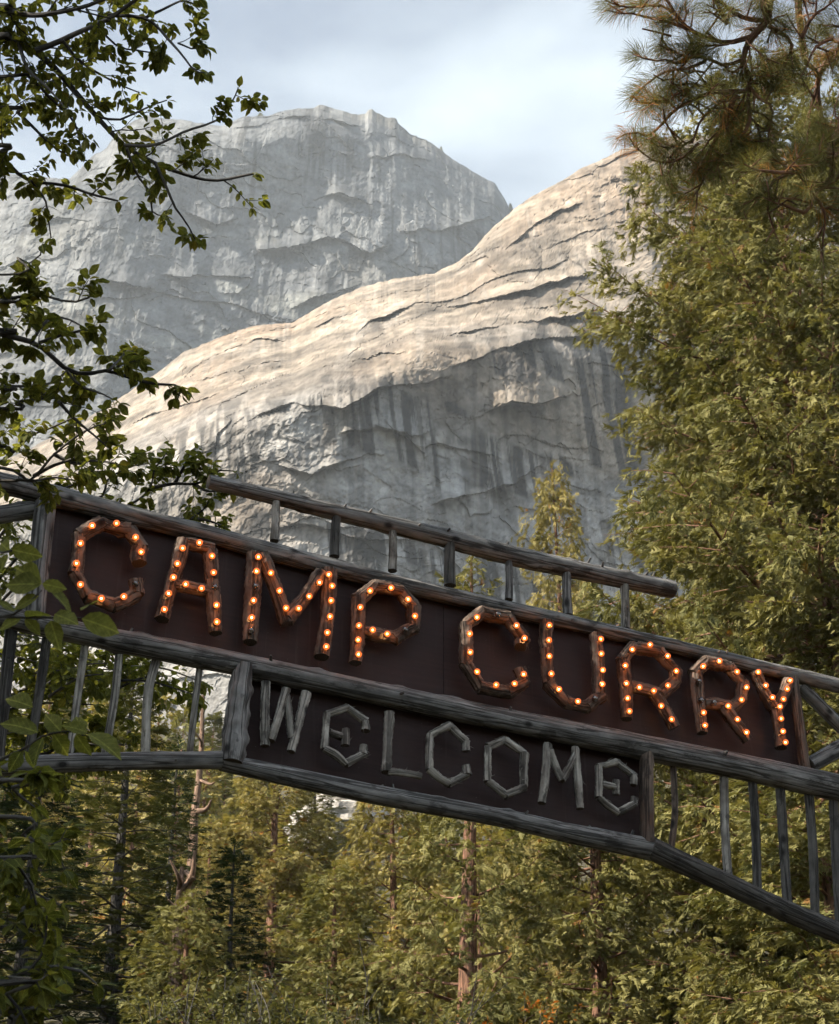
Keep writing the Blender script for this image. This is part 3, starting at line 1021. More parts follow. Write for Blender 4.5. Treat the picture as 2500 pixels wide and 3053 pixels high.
    board('letter_board', [(112, 1848), (1321.2, 2090), (1321.2, 1784), (150, 1495)], -0.03)
    board('letter_board', [(1322.6, 2090), (2388, 2310), (2362, 2010), (1322.6, 1784)], -0.028)
    board('welcome_board', [(712, 2278), (1925, 2520), (1925, 2245), (724, 1990)], -0.05)

    # ---------------------------------------------------------------- letters
    cA = lambda x, y: (x / 1.929, 1380 + y / 1.929)
    cB = lambda x, y: (600 + x / 1.929, 1380 + y / 1.929)
    cC = lambda x, y: (1300 + x / 1.4467, 1580 + y / 1.4467)
    cU = lambda x, y: (1340 + x / 3.472, 1780 + y / 3.472)
    cE = lambda x, y: (600 + x / 1.929, 1900 + y / 1.929)
    cF = lambda x, y: (1300 + x / 1.4467, 2000 + y / 1.4467)

    def chain(*p):
        return [(p[i], p[i + 1]) for i in range(len(p) - 1)]

    # bulb: globe, collar and filament in one small mesh, seen along +Z
    def bulb_mesh(name, lit, fil='filament'):
        g = Geo()

        def rev(profile, nseg, mat):
            pr = np.array(profile)
            th = np.linspace(0, 2 * np.pi, nseg, endpoint=False)
            V = np.stack([pr[:, 0, None] * np.cos(th), pr[:, 0, None] * np.sin(th), np.repeat(pr[:, 1, None], nseg, 1)], -1).reshape(-1, 3)
            n = len(pr)
            i = np.arange(n - 1)[:, None] * nseg
            j = np.arange(nseg)[None]
            Q = np.stack([i + j, i + (j + 1) % nseg, i + nseg + (j + 1) % nseg, i + nseg + j], -1).reshape(-1, 4)
            g.add(V, Q, qm=mat)
        a = np.linspace(-0.95, np.pi / 2, 12)
        rev([(0.0118, -0.022)] + [(0.0225 * math.cos(t), 0.0225 * math.sin(t)) for t in a[:-1]] + [(0.0003, 0.0225)], 18, 0)
        rev([(0.0155, -0.034), (0.0165, -0.020), (0.0165, -0.016), (0.0125, -0.0155)], 16, 1)
        b = np.linspace(-np.pi / 2, np.pi / 2, 6)
        if lit:
            rev([(max(1e-4, 0.0062 * math.cos(t)), 0.0062 * math.sin(t) - 0.002) for t in b], 8, 2)
        else:
            rev([(0.004, -0.02), (0.0035, -0.004), (0.0012, 0.002)], 6, 1)
        return g.mesh(name, [M['glass_lit' if lit else 'glass_dark'], M['socket'], M[fil]])

    BM = {True: [bulb_mesh('lit_bulb', True), bulb_mesh('lit_bulb', True, 'filament_dim'), bulb_mesh('lit_bulb', True, 'filament_bright')], False: [bulb_mesh('dark_bulb', False)]}
    zq = Vector(S_N - np.array([0, 0, 0.06])).to_track_quat('Z', 'Y').to_matrix().to_4x4()

    seedc = [100]

    def letter(conv, segs, w, bulbs=(), off_bulbs=(), mat='bark', stand=0.055, label=None, taper=1.0):
        first = conv(*segs[0][0])
        e = link('letter', None, sign)
        e['label'] = label
        r_m = px_m(*first, w / 2, stand)
        for k, s in enumerate(segs):
            wk = w * (s[2] if len(s) > 2 else 1.0)
            a, b = np.array(conv(*s[0])), np.array(conv(*s[1]))
            seedc[0] += 1
            g = Geo()
            rg = np.random.default_rng(seedc[0])
            off = stand + rg.uniform(-0.006, 0.006) + r_m * 0.4
            A, B = on_sign(*a, off), on_sign(*b, off)
            d = (B - A) / np.linalg.norm(B - A)
            r0 = px_m(*a, wk / 2, off)
            A2, B2 = A - d * r0 * 0.18, B + d * r0 * 0.18
            mid = (A2 + B2) / 2 + rg.normal(0, 0.13 * r0, 3)
            tube(g, [A2, mid, B2], [r0 * rg.uniform(0.95, 1.12), r0 * rg.uniform(0.88, 1.08), r0 * rg.uniform(0.85, 1.05)], 30 if w > 30 else 18, 0.010, 0.16, seedc[0], 0.2 if w > 30 else 0.2, True, 1, 0, True, 3)
            # loose bark fibres
            for f in range(rg.integers(2, 5)):
                t = rg.uniform(0.1, 0.9)
                q0 = A + (B - A) * t + S_N * r0 * 0.5 + np.cross(d, S_N) * r0 * rg.choice([-0.9, 0.9])
                v = d * rg.uniform(-0.04, 0.04) + np.cross(d, S_N) * rg.uniform(-0.02, 0.02) + S_N * 0.012
                tube(g, [q0, q0 + v], [0.0022, 0.0008], 4, 0.02, caps=False)
            link('log_piece', g.mesh('log_piece', [M[mat], M['cut']], base), e)
        for lit, lst in ((True, bulbs), (False, off_bulbs)):
            for x, y in lst:
                p = conv(x, y)
                o_off = stand + r_m * 1.4 + 0.030
                q = on_sign(*p, o_off) - base
                rg = np.random.default_rng(int(p[0] * 7 + p[1]))
                o = link('bulb', BM[lit][int(rg.integers(0, len(BM[lit])))], e)
                o.matrix_basis = Matrix.Translation(q) @ zq @ Matrix.Rotation(rg.uniform(-0.15, 0.15), 4, 'X') @ Matrix.Rotation(rg.uniform(-0.15, 0.15), 4, 'Y') @ Matrix.Scale(0.9, 4)
                if not lit:
                    o['label'] = 'burnt-out clear bulb'
        return e

    letter(cA, chain((800, 572), (808, 490), (738, 388), (580, 350), (452, 418), (430, 640), (500, 768), (650, 822), (785, 750), (775, 682)), 40,
           [(530, 360), (670, 347), (780, 427), (812, 512), (463, 462), (440, 577), (463, 699), (583, 779), (712, 768)], [(778, 696)], label='glowing log letter C of the first word')
    letter(cA, [((1052, 452), (1005, 640)), ((1005, 640), (932, 895)), ((1045, 462), (1215, 500)), ((1205, 500), (1215, 690)), ((1215, 690), (1238, 975)), ((1010, 700), (1215, 745))], 38,
           [(1050, 490), (1147, 458), (1219, 535), (1020, 579), (997, 657), (1228, 630), (970, 750), (945, 842), (1068, 697), (1159, 721), (1245, 817), (1247, 914)], [(1236, 715)], label='glowing log letter A with crossbar')
    letter(cB, [((305, 530), (278, 1025), 1.05), ((345, 535), (492, 920)), ((492, 900), (685, 640)), ((735, 625), (692, 1110), 1.05)], 41,
           [(328, 540), (317, 622), (400, 632), (450, 735), (487, 834), (301, 790), (290, 889), (560, 836), (620, 767), (680, 687), (733, 641), (752, 707), (746, 791), (740, 883), (724, 975), (718, 1056)], [(310, 710), (286, 964)], label='glowing log letter M of four leaning logs')
    letter(cB, [((905, 785), (885, 1145)), ((895, 785), (1000, 705)), ((1000, 710), (1145, 738)), ((1145, 738), (1222, 830)), ((1222, 830), (1222, 955)), ((1222, 950), (1110, 1012)), ((1110, 1005), (925, 975))], 37,
           [(970, 735), (1091, 718), (1189, 784), (1228, 880), (914, 830), (906, 935), (985, 960), (1069, 983), (902, 1017), (904, 1100)], [(1170, 960)], label='glowing log letter P with angular bowl')
    letter(cU, chain((735, 510), (765, 430), (600, 215), (325, 160), (160, 290), (165, 700), (310, 935), (590, 985), (765, 885), (722, 755)), 36,
           [(283, 208), (692, 293), (775, 424), (208, 378), (213, 570), (284, 772), (481, 907), (671, 895), (766, 797)], [(497, 180)], label='glowing log letter C of the second word')
    letter(cU, [((1005, 260), (1005, 560)), ((1005, 560), (1020, 890)), ((1015, 895), (1200, 1090)), ((1200, 1085), (1425, 1145)), ((1420, 1140), (1570, 1035)), ((1505, 395), (1530, 1010)), ((1580, 560), (1588, 1030), 0.36)], 34,
           [(1031, 290), (1027, 445), (1031, 610), (1052, 792), (1131, 953), (1327, 1078), (1565, 433), (1569, 585), (1585, 754), (1580, 900)], [(1505, 1050)], label='glowing log letter U')
    letter(cC, [((805, 570), (820, 812)), ((798, 566), (850, 505)), ((850, 508), (958, 524)), ((958, 524), (1030, 608)), ((1030, 605), (1026, 655)), ((1026, 655), (965, 712)), ((960, 708), (835, 674)), ((935, 700), (1025, 850))], 34,
           [(845, 515), (922, 494), (998, 543), (1035, 608), (999, 670), (938, 693), (876, 678), (820, 661), (815, 584), (825, 725), (833, 781), (970, 758), (1015, 816)], label='glowing log letter R, the one with every bulb lit')
    letter(cC, [((1122, 625), (1145, 872)), ((1108, 622), (1162, 568)), ((1160, 568), (1262, 592)), ((1262, 592), (1325, 662)), ((1325, 660), (1315, 735)), ((1315, 730), (1260, 772)), ((1265, 765), (1155, 748)), ((1240, 765), (1340, 905))], 33,
           [(1151, 587), (1221, 565), (1297, 611), (1338, 678), (1317, 732), (1259, 758), (1153, 787), (1159, 842), (1299, 816), (1338, 872)], [(1133, 653), (1143, 734), (1198, 745)], label='log letter R with three burnt-out bulbs')
    letter(cC, [((1372, 615), (1452, 765)), ((1518, 655), (1468, 785)), ((1462, 770), (1485, 935))], 32,
           [(1388, 612), (1421, 670), (1450, 721), (1526, 648), (1513, 685), (1497, 729), (1482, 761), (1487, 813), (1495, 868), (1506, 915)], label='glowing log letter Y beside the end post')
    kw = dict(mat='stick', stand=0.05)
    letter(cE, [((368, 262), (365, 620), 1.05), ((488, 300), (402, 590), 0.95), ((490, 335), (515, 580), 0.8), ((600, 322), (517, 655), 1.05)], 25, label='bare stick letter W', **kw)
    letter(cE, [((943, 535), (940, 485)), ((945, 482), (835, 405)), ((835, 405), (718, 442)), ((720, 442), (708, 640)), ((708, 640), (830, 728)), ((830, 725), (942, 668)), ((930, 675), (934, 622)), ((738, 547), (825, 572)), ((830, 532), (828, 618))], 22, label='bare stick letter E with short tongue, next to the W', **kw)
    letter(cE, [((1080, 435), (1062, 772), 1.1), ((1070, 772), (1258, 798), 0.8)], 25, label='bare stick letter L', **kw)
    letter(cE, chain((1523, 652), (1522, 598), (1425, 508), (1314, 560), (1310, 757), (1420, 840), (1528, 788), (1520, 738)), 22, label='bare stick letter C', **kw)
    letter(cF, chain((222, 328), (293, 296), (380, 356), (378, 500), (300, 535), (220, 475), (222, 328)), 22, label='bare stick six-sided letter O', **kw)
    letter(cF, [((480, 318), (455, 568), 1.05), ((490, 345), (540, 470), 0.9), ((540, 470), (602, 350), 0.9), ((598, 332), (620, 592), 1.05)], 22, label='bare stick letter M', **kw)
    letter(cF, [((850, 490), (850, 452)), ((855, 455), (775, 392)), ((775, 392), (698, 412)), ((700, 412), (700, 545)), ((700, 545), (785, 612)), ((785, 610), (858, 572)), ((850, 580), (852, 548)), ((716, 490), (768, 500)), ((775, 476), (775, 532))], 20, label='bare stick letter E with a short tongue, last of its word', **kw)

# ================================================================== foliage building blocks
def rot_about(v, axis, a):
    axis = axis / np.linalg.norm(axis)
    return v * math.cos(a) + np.cross(axis, v) * math.sin(a) + axis * np.dot(axis, v) * (1 - math.cos(a))


def slim_spray(pairs, angle, side_len, width, droop, seed):
    """A lacy cedar spray: every shoot one slim pointed triangle."""
    rg = np.random.default_rng(seed)
    V, T = [], []

    def shoot_(o, d, L, w):
        n = np.array([-d[1], d[0], rg.uniform(-0.5, 0.5)])
        k = len(V)
        V.extend([o + n * w, o - n * w, o + d * L])
        T.append((k, k + 1, k + 2))
    shoot_(np.zeros(3), np.array([1.0, 0, 0]), 1.05, width)
    for i in range(pairs):
        t = 0.05 + 0.80 * i / pairs
        for s_ in (-1, 1):
            a = s_ * angle * rg.uniform(0.6, 1.25)
            d = np.array([math.cos(a), math.sin(a), rg.uniform(-0.35, 0.35)])
            shoot_(np.array([t + rg.uniform(-0.04, 0.04), 0, 0]), d, side_len * (1 - 0.4 * t) * rg.uniform(0.7, 1.2), width * rg.uniform(0.8, 1.2))
    V = np.array(V)
    V[:, 2] += 0.05 * V[:, 0] - droop * V[:, 0] ** 2 - 0.3 * droop * np.abs(V[:, 1])
    return V, None, np.array(T)


def spray_template(pairs, angle, side_len, width, droop, seed, lift=0.05):
    """A flat evergreen spray: a stem with side shoots, each a narrow pointed blade."""
    rg = np.random.default_rng(seed)
    V, Q = [], []

    def blade(o, d, L, w):
        n = np.array([-d[1], d[0], 0.0])
        k = len(V)
        bend = rg.uniform(-0.08, 0.08)
        V.extend([o, o + d * L * 0.5 + n * w + [0, 0, bend * L], o + d * L, o + d * L * 0.5 - n * w + [0, 0, -bend * L * 0.5]])
        Q.append((k, k + 1, k + 2, k + 3))
    blade(np.array([0, 0, 0.0]), np.array([1.0, 0, 0]), 1.0, width * 0.8)
    for i in range(pairs):
        t = 0.12 + 0.75 * i / pairs
        for s in (-1, 1):
            a = s * angle * rg.uniform(0.75, 1.2)
            d = np.array([math.cos(a), math.sin(a), rg.uniform(-0.15, 0.25)])
            L = side_len * (1 - 0.45 * t) * rg.uniform(0.75, 1.15)
            blade(np.array([t + rg.uniform(-0.03, 0.03), 0, 0]), d, L, width * rg.uniform(0.8, 1.2))
    V = np.array(V)
    V[:, 2] += lift * V[:, 0] - droop * V[:, 0] ** 2 - 0.25 * droop * np.abs(V[:, 1])
    return V, np.array(Q), None


CEDAR_SPRAY = [slim_spray(3, 0.62, 0.56, 0.07, 0.38, s) for s in (1, 2, 3, 4)]
FIR_SPRAY = [spray_template(6, 0.95, 0.40, 0.050, 0.10, s) for s in (4, 5)]
FAR_SPRAY = [spray_template(3, 0.8, 0.5, 0.10, 0.25, s) for s in (6, 7)]


def tuft_template(n, seed, spread=1.25):
    rg = np.random.default_rng(seed)
    V, T = [], []
    for i in range(n):
        a = rg.uniform(0, 2 * np.pi)
        c = math.acos(1 - rg.uniform(0, 1) * (1 - math.cos(spread)))
        d = np.array([math.cos(c), math.sin(c) * math.cos(a), math.sin(c) * math.sin(a)])
        L = rg.uniform(0.7, 1.1)
        o = np.array([rg.uniform(-0.35, 0.05), 0, 0])
        n_ = np.cross(d, rg.normal(0, 1, 3))
        n_ /= np.linalg.norm(n_)
        k = len(V)
        w = 0.0075
        m = o + d * L * 0.55
        V.extend([o, m + n_ * w, m - n_ * w, o + d * L + np.array([0, 0, -0.10 * L])])
        T.extend([(k, k + 2, k + 1), (k + 1, k + 2, k + 3)])
    return np.array(V), None, np.array(T)


TUFTS = [tuft_template(40, s) for s in (1, 2, 3)]


def leaf_template(seed, w=0.58):
    """A broad pointed leaf: midrib and two wavy margins, folded and curved, one metre long."""
    rg = np.random.default_rng(seed)
    ts = np.array([0, 0.14, 0.35, 0.58, 0.8, 1.0])
    hw = np.array([0.0, 0.30, 0.48, 0.47, 0.27, 0.0]) * w / 0.48 * 0.5 * 2 * 0.5
    fold, curl = rg.uniform(0.12, 0.35), rg.uniform(0.1, 0.35)
    mid = np.stack([ts, 0 * ts, -curl * ts ** 2], -1)
    Lf = mid + np.stack([0 * ts, hw * rg.uniform(0.9, 1.1, 6), hw * fold + rg.normal(0, 0.02, 6)], -1)
    Rt = mid - np.stack([0 * ts, hw * rg.uniform(0.9, 1.1, 6), -hw * fold + rg.normal(0, 0.02, 6)], -1)
    V = np.vstack([mid, Lf[1:5], Rt[1:5]])
    Q, T = [], []
    T += [(0, 1, 6), (0, 10, 1), (4, 5, 9), (4, 13, 5)]
    for i in range(1, 4):
        Q += [(i, i + 1, 6 + i, 5 + i), (i, 9 + i, 10 + i, i + 1)]
    return V, np.array(Q), np.array(T)


LEAVES = [leaf_template(s) for s in range(6)]
SMALL_LEAF = (np.array([[0, 0, 0], [0.45, 0.3, 0.08], [1.0, 0, -0.2], [0.45, -0.3, 0.08], [0.5, 0, 0.0]]), None, np.array([(0, 4, 1), (1, 4, 2), (0, 3, 4), (3, 2, 4)]))


# ------------------------------------------------------------------ conifers
def conifer(kind, H, R0, n_limb, seed, trunk_r, prof, h0=0.05, spray=0.34, density=1.0, templates=None, bark='redbark', leafmat='cedar', sway=0.0, sub=True, odd=0.0):
    """Trunk with limbs (one mesh) and crown of sprays (one mesh), standing at the origin."""
    rg = np.random.default_rng(seed)
    tr, cr = Geo(), Geo()
    zz = np.linspace(0, H, 9)
    bend = np.stack([sway * np.sin(zz / H * 3 + seed), sway * np.cos(zz / H * 2.3 + seed), zz], -1)
    tube(tr, bend, trunk_r * (1 - 0.93 * (zz / H) ** 0.9) * np.where(zz < H * 0.02, 1.25, 1), 12, 0.35, 0.08, seed, 0.05)
    pos, fw, up, sz, ti = [], [], [], [], []
    subs, subr = [], []
    az = rg.uniform(0, 6.28)
    for i in range(n_limb):
        f = (i + rg.uniform(0, 1)) / n_limb
        f = f ** 0.9
        h = H * (h0 + (0.985 - h0) * f)
        az += 2.399 + rg.normal(0, 0.35)
        L = R0 * prof(h / H) * rg.uniform(0.72, 1.12)
        if L < 0.15:
            L = 0.15
        dh = np.array([math.cos(az), math.sin(az), 0])
        o = np.array([np.interp(h, zz, bend[:, 0]), np.interp(h, zz, bend[:, 1]), h])
        t = np.linspace(0, 1, 6)
        if kind == 'cedar':
            rise = rg.uniform(-0.25, 0.15) + 0.55 * (h / H - 0.4)
            cz = L * (rise * t + 0.30 * t ** 2.2)
        else:
            rise = rg.uniform(-0.12, 0.08) + 0.5 * max(0, h / H - 0.6)
            cz = L * (rise * t - 0.14 * t ** 2)
        lat = np.cross(dh, [0, 0, 1.0])
        wob = rg.normal(0, 0.05, 6).cumsum() * L * 0.3
        path = o + dh * (L * t)[:, None] + lat * wob[:, None]
        path[:, 2] += cz
        r0 = max(0.010, trunk_r * 0.15 * (1 - h / H) + 0.009 * L)
        tube(tr, path, r0 * (1 - 0.85 * t), 5, 0.3, caps=False, seed=i)
        n2 = max(3, int(L / (0.30 if sub else 0.5)))
        for j in range(n2):
            tt = (0.30 if kind == 'cedar' else 0.16) + (0.70 if kind == 'cedar' else 0.84) * (j + rg.uniform(0, 1)) / n2
            p = np.array([np.interp(tt, t, path[:, k]) for k in range(3)])
            s = 1 if (j % 2) else -1
            a = s * rg.uniform(0.5, 1.15)
            d2 = rot_about(dh, np.array([0, 0, 1.0]), a)
            l2 = L * 0.36 * (1.15 - 0.75 * tt) * rg.uniform(0.7, 1.25) + 0.12
            vz = rg.uniform(-0.25, 0.25) if kind == 'cedar' else rg.uniform(-0.12, 0.05)
            e = p + d2 * l2 + np.array([0, 0, vz * l2])
            if sub and l2 > 0.35:
                subs.append([p, (p + e) / 2 + [0, 0, 0.04 * l2], e])
                subr.append([r0 * 0.22, r0 * 0.14, r0 * 0.06])
            ns = max(1, int(round(l2 / spray * 2.6 * density * (0.5 if dh[1] > 0.35 else 1.0))))
            u = (np.arange(ns) + rg.uniform(0.2, 1, ns)) / ns
            q = p + (e - p) * u[:, None]
            clump = rg.uniform(0, 1)
            side = rg.choice([-1, 1], ns)
            ang = side * rg.uniform(0.2, 1.0, ns)
            ca, sa = np.cos(ang), np.sin(ang)
            dd = np.stack([d2[0] * ca - d2[1] * sa, d2[0] * sa + d2[1] * ca, np.zeros(ns)], -1)
            if kind == 'cedar':
                dd[:, 2] = rg.normal(-0.45, 0.7, ns)
                uu = np.stack([rg.normal(0, 1.0, ns), rg.normal(0, 1.0, ns), np.ones(ns)], -1)
                q = q + rg.normal(0, 0.08, (ns, 3))
                q[:, 2] -= np.abs(rg.normal(0, 0.14, ns))
            else:
                dd[:, 2] = rg.normal(-0.05, 0.16, ns)
                uu = np.stack([rg.normal(0, 0.22, ns), rg.normal(0, 0.22, ns), np.ones(ns)], -1)
                q = q + rg.normal(0, 0.03, (ns, 3))
            pos.append(q)
            fw.append(dd)
            up.append(uu)
            sz.append(spray * rg.uniform(0.65, 1.25, ns))
            ti.append(np.clip(0.62 * clump + rg.uniform(0, 0.36, ns), 0, 0.95) + (rg.uniform(0, 1, ns) < odd) * 0.5)
    sticks(tr, subs, subr, 3)
    # leader
    nl = 14
    pos.append(np.stack([np.full(nl, bend[-1, 0]), np.full(nl, bend[-1, 1]), H - np.linspace(0, 0.9, nl)], -1))
    a = rg.uniform(0, 6.28, nl)
    fw.append(np.stack([np.cos(a), np.sin(a), np.full(nl, 0.9)], -1))
    up.append(np.tile([0.0, 0, 1], (nl, 1)))
    sz.append(np.full(nl, spray))
    ti.append(rg.uniform(0.3, 0.9, nl))
    pos, fw, up, sz, ti = (np.concatenate(a) for a in (pos, fw, up, sz, ti))
    up = up + 1e-3
    pick = rg.integers(0, len(templates), len(pos))
    for k, tp in enumerate(templates):
        m_ = pick == k
        scatter(cr, tp, pos[m_], fw[m_], up[m_], sz[m_], np.clip(ti[m_], 0, 1))
    return tr.mesh('trunk', [M[bark]]), cr.mesh('crown', [M[leafmat]], smooth=False), H


def plant(proto, name, label, cat, loc, sx, sz, rz, crown_mat=None, group=None, trunk=True):
    tm, cm, H = proto
    e = tag(link(name, None), label, cat, group)
    e.matrix_basis = Matrix.Translation(loc) @ Matrix.Rotation(rz, 4, 'Z') @ Matrix.Diagonal((sx, sx, sz, 1))
    if trunk:
        link('trunk', tm, e)
    c = link('crown', cm, e)
    c['kind'] = 'stuff'
    if crown_mat:
        c.material_slots[0].link = 'OBJECT'
        c.material_slots[0].material = M[crown_mat]
    return e


def tree_at(proto, name, label, X, Ytop, y, sx, rz, crown_mat=None, group=None, cat='tree', sink=0.3):
    """Plants a copy so that its tip is seen at that place of the view when it stands y metres off."""
    p = at_y(X * K, Ytop * K, y)
    gz = float(ground_z(p[0], p[1])) - sink
    return plant(proto, name, label, cat, (p[0], p[1], gz), sx, (p[2] - gz) / proto[2], rz, crown_mat, group)


if True:   # trees
    cone = lambda a: (lambda f: max(0.05, (1 - f) ** a))
    old_cedar = lambda f: (0.88 + 0.12 * math.sin(f * 19)) * (1 - max(0, f - 0.62) / 0.38) ** 0.6
    broad = lambda f: (0.7 + 0.3 * math.sin(3.1 * min(1, f * 1.5))) * (1 - f) ** 0.55
    big = conifer('cedar', 27, 4.3, 235, 11, 0.42, old_cedar, 0.05, 0.215, 4.9, CEDAR_SPRAY, 'redbark', 'cedar', 0.25, True, 0.012)
    ced_a = conifer('cedar', 17, 3.5, 130, 12, 0.30, broad, 0.04, 0.21, 6.0, CEDAR_SPRAY, 'redbark', 'cedar', 0.15, True, 0.01)
    ced_b = conifer('cedar', 15, 2.9, 125, 13, 0.24, cone(0.62), 0.03, 0.21, 5.8, CEDAR_SPRAY, 'redbark', 'cedar', 0.1, True, 0.03)
    ced_c = conifer('cedar', 17, 2.6, 70, 17, 0.30, broad, 0.10, 0.21, 5.6, CEDAR_SPRAY, 'redbark', 'cedar', 0.15, True, 0.01)
    fir_a = conifer('fir', 18, 3.4, 190, 14, 0.28, cone(0.8), 0.04, 0.42, 1.5, FIR_SPRAY, 'darkbark', 'fir', 0.1, True)
    far_a = conifer('fir', 16, 2.8, 120, 15, 0.22, cone(0.85), 0.04, 0.75, 1.2, FAR_SPRAY, 'redbark', 'fir', 0.1, False)
    far_b = conifer('cedar', 14, 2.8, 110, 16, 0.22, cone(0.6), 0.03, 0.75, 1.2, FAR_SPRAY, 'redbark', 'cedar', 0.1, False)

    CG = 'conifers behind the log sign'
    tree_at(big, 'cedar_tree', 'huge green incense cedar filling the side behind the pine branches', 1560, 90, 24, 0.93, 0.3)
    tree_at(big, 'cedar_tree', 'tall green cedar close behind the huge cedar, against the granite', 1500, 330, 31, 0.72, -0.5)
    tree_at(ced_b, 'cedar_tree', 'slender sunlit yellow-green cedar rising in front of the granite wall, beside the huge cedar', 1140, 962, 36, 0.8, 0.5, 'cedar_gold')
    tree_at(ced_c, 'cedar_tree', 'cedar with long bare reddish trunk showing under the middle of the sign', 957, 1150, 24, 0.8, -0.4)
    tree_at(ced_a, 'cedar_tree', 'broad bushy light green cedar under the last letters of the lower word', 1200, 1370, 25, 0.85, 0.5)
    tree_at(ced_a, 'cedar_tree', 'tall green cedar behind the log balusters next to the descending arch', 1430, 1230, 27, 0.85, -0.6)
    tree_at(ced_b, 'cedar_tree', 'dark green cedar under the descending arch log, near the picture corner', 1650, 1420, 22, 1.1, 0.0)
    tree_at(ced_b, 'cedar_tree', 'yellow-green cedar beside the bare reddish trunk, below the stick letter C', 815, 1560, 29, 0.8, -0.5, 'cedar_gold')
    tree_at(ced_b, 'conifer_tree', 'orange-tipped tall conifer below the stick letter W', 573, 1490, 46, 1.15, 0.3, 'cedar_gold')
    tree_at(fir_a, 'conifer_tree', 'pale conifer rising between the orange-tipped tree and the white rocks', 655, 1575, 62, 0.8, 0.5)
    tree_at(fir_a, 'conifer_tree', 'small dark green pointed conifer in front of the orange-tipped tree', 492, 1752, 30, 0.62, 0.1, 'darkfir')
    tree_at(fir_a, 'fir_tree', 'large shaded fir with layered branches under the balusters', 285, 1380, 31, 0.95, 0.5)
    tree_at(fir_a, 'fir_tree', 'shaded fir at the edge behind the dark foreground leaves', 110, 1520, 27, 0.9, -0.5, 'darkfir')  # darker needle colour stands in for the deep shade here
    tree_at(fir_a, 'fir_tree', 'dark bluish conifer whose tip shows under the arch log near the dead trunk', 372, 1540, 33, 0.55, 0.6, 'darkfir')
    tree_at(ced_b, 'cedar_tree', 'sunlit cedar behind the bare snag, below the corner post', 440, 1700, 40, 0.8, -0.2, 'cedar_gold')
    tree_at(ced_b, 'cedar_tree', 'low green cedar between the small dark conifer and the bare reddish trunk', 690, 1790, 27, 0.8, 0.6)
    far_spots = [(432, 1560, 95, 0.9), (468, 1590, 110, 0.9), (512, 1620, 88, 0.85), (620, 1660, 120, 0.9), (700, 1650, 150, 1.0), (735, 1668, 105, 0.8), (640, 1700, 84, 0.8), (668, 1760, 72, 0.7), (715, 1772, 78, 0.8),
                 (480, 1690, 80, 0.8), (150, 1400, 90, 1.0), (60, 1440, 110, 1.1), (215, 1450, 70, 0.8), (545, 1580, 130, 1.0), (770, 1690, 92, 0.9), (590, 1690, 100, 0.8), (20, 1600, 65, 0.9), (700, 1800, 60, 0.6),
                 (330, 1440, 85, 1.0), (265, 1410, 100, 1.0), (385, 1470, 75, 0.8), (110, 1380, 75, 0.9), (180, 1360, 120, 1.2), (445, 1480, 120, 1.0), (300, 1500, 60, 0.8),
                 (880, 1640, 60, 0.9), (925, 1690, 48, 0.8), (1010, 1660, 55, 0.9), (1060, 1640, 75, 1.0), (1105, 1700, 46, 0.8), (860, 1740, 44, 0.7), (760, 1640, 130, 1.0), (985, 1760, 42, 0.7)]
    for i, (X, Y, y, s) in enumerate(far_spots):
        lab, grp = (('distant conifer on the slope glimpsed between the balusters beside the knobby corner post', 'conifers glimpsed between the balusters') if Y < 1570 and X < 460 else
                    ('mid-distance conifer behind the bare reddish trunk, under the stick letters', 'conifers behind the bare reddish trunk') if X > 840 else
                    ('distant conifer on the slope around the pale boulders, under the arch', 'distant conifers around the pale boulders'))
        tree_at(far_a if i % 2 else far_b, 'far_conifer', lab, X, Y, y, s, i * 1.3, None if i % 3 else 'cedar_gold', grp)
    # unseen firs added on the sun's side to shade the sign and left firs
    for i, (x, y, s, h) in enumerate([(-7.5, 2.5, 1.0, 0.95), (-10.5, 6.5, 1.0, 1.0), (-12, 26, 1.25, 1.3)]):
        plant(fir_a, 'fir_tree', ['unseen tall fir added for shade, closest to the viewer', 'unseen tall fir added for shade, level with the sign', 'unseen tall fir added for shade, level with the shaded firs behind the sign'][i], 'tree', (x, y, float(ground_z(x, y)) - 0.3), s, h, i * 2.0, 'darkfir', 'unseen firs added for shade')
    # little trees along the cliff's rim
    if True:
        for i, (X, Y, hpx, P_, w, lab) in enumerate([(862, 262, 16, 0, 0.7, 'tiny conifer on the rounded summit, past the rock pinnacles'), (913, 302, 20, 0, 1.2, 'tiny bushy tree lower on the shoulder of the summit'),
                                                     (1056, 408, 30, 0, 1.3, 'small dark tree in the notch between the two granite ridges'), (538, 228, 22, 0, 2.2, 'round bushy tree on the summit rim above the broad wall'), (556, 233, 13, 0, 2.0, 'low bush on the summit rim beside the round bushy tree')]):
            j = np.argmin(np.abs((FP[299, :, 0] / FP[299, :, 1]) - ray(X * K, Y * K)[0] / ray(X * K, Y * K)[1]))
            b = FP[300, j]
            h = hpx * K * np.linalg.norm(b - EYE) / FPX
            s = h / far_a[2]
            plant(far_a if w < 2 else far_b, 'rim_tree', lab, 'tree', tuple(b - [0, 0, 1.0]), s * w * 1.3, s * 1.1, i, 'fir', 'trees on the cliff rim')

    tree_at(ced_b, 'cedar_tree', 'low dim cedar in front of the broken stump trunk', 392, 1850, 25, 0.75, 0.2)
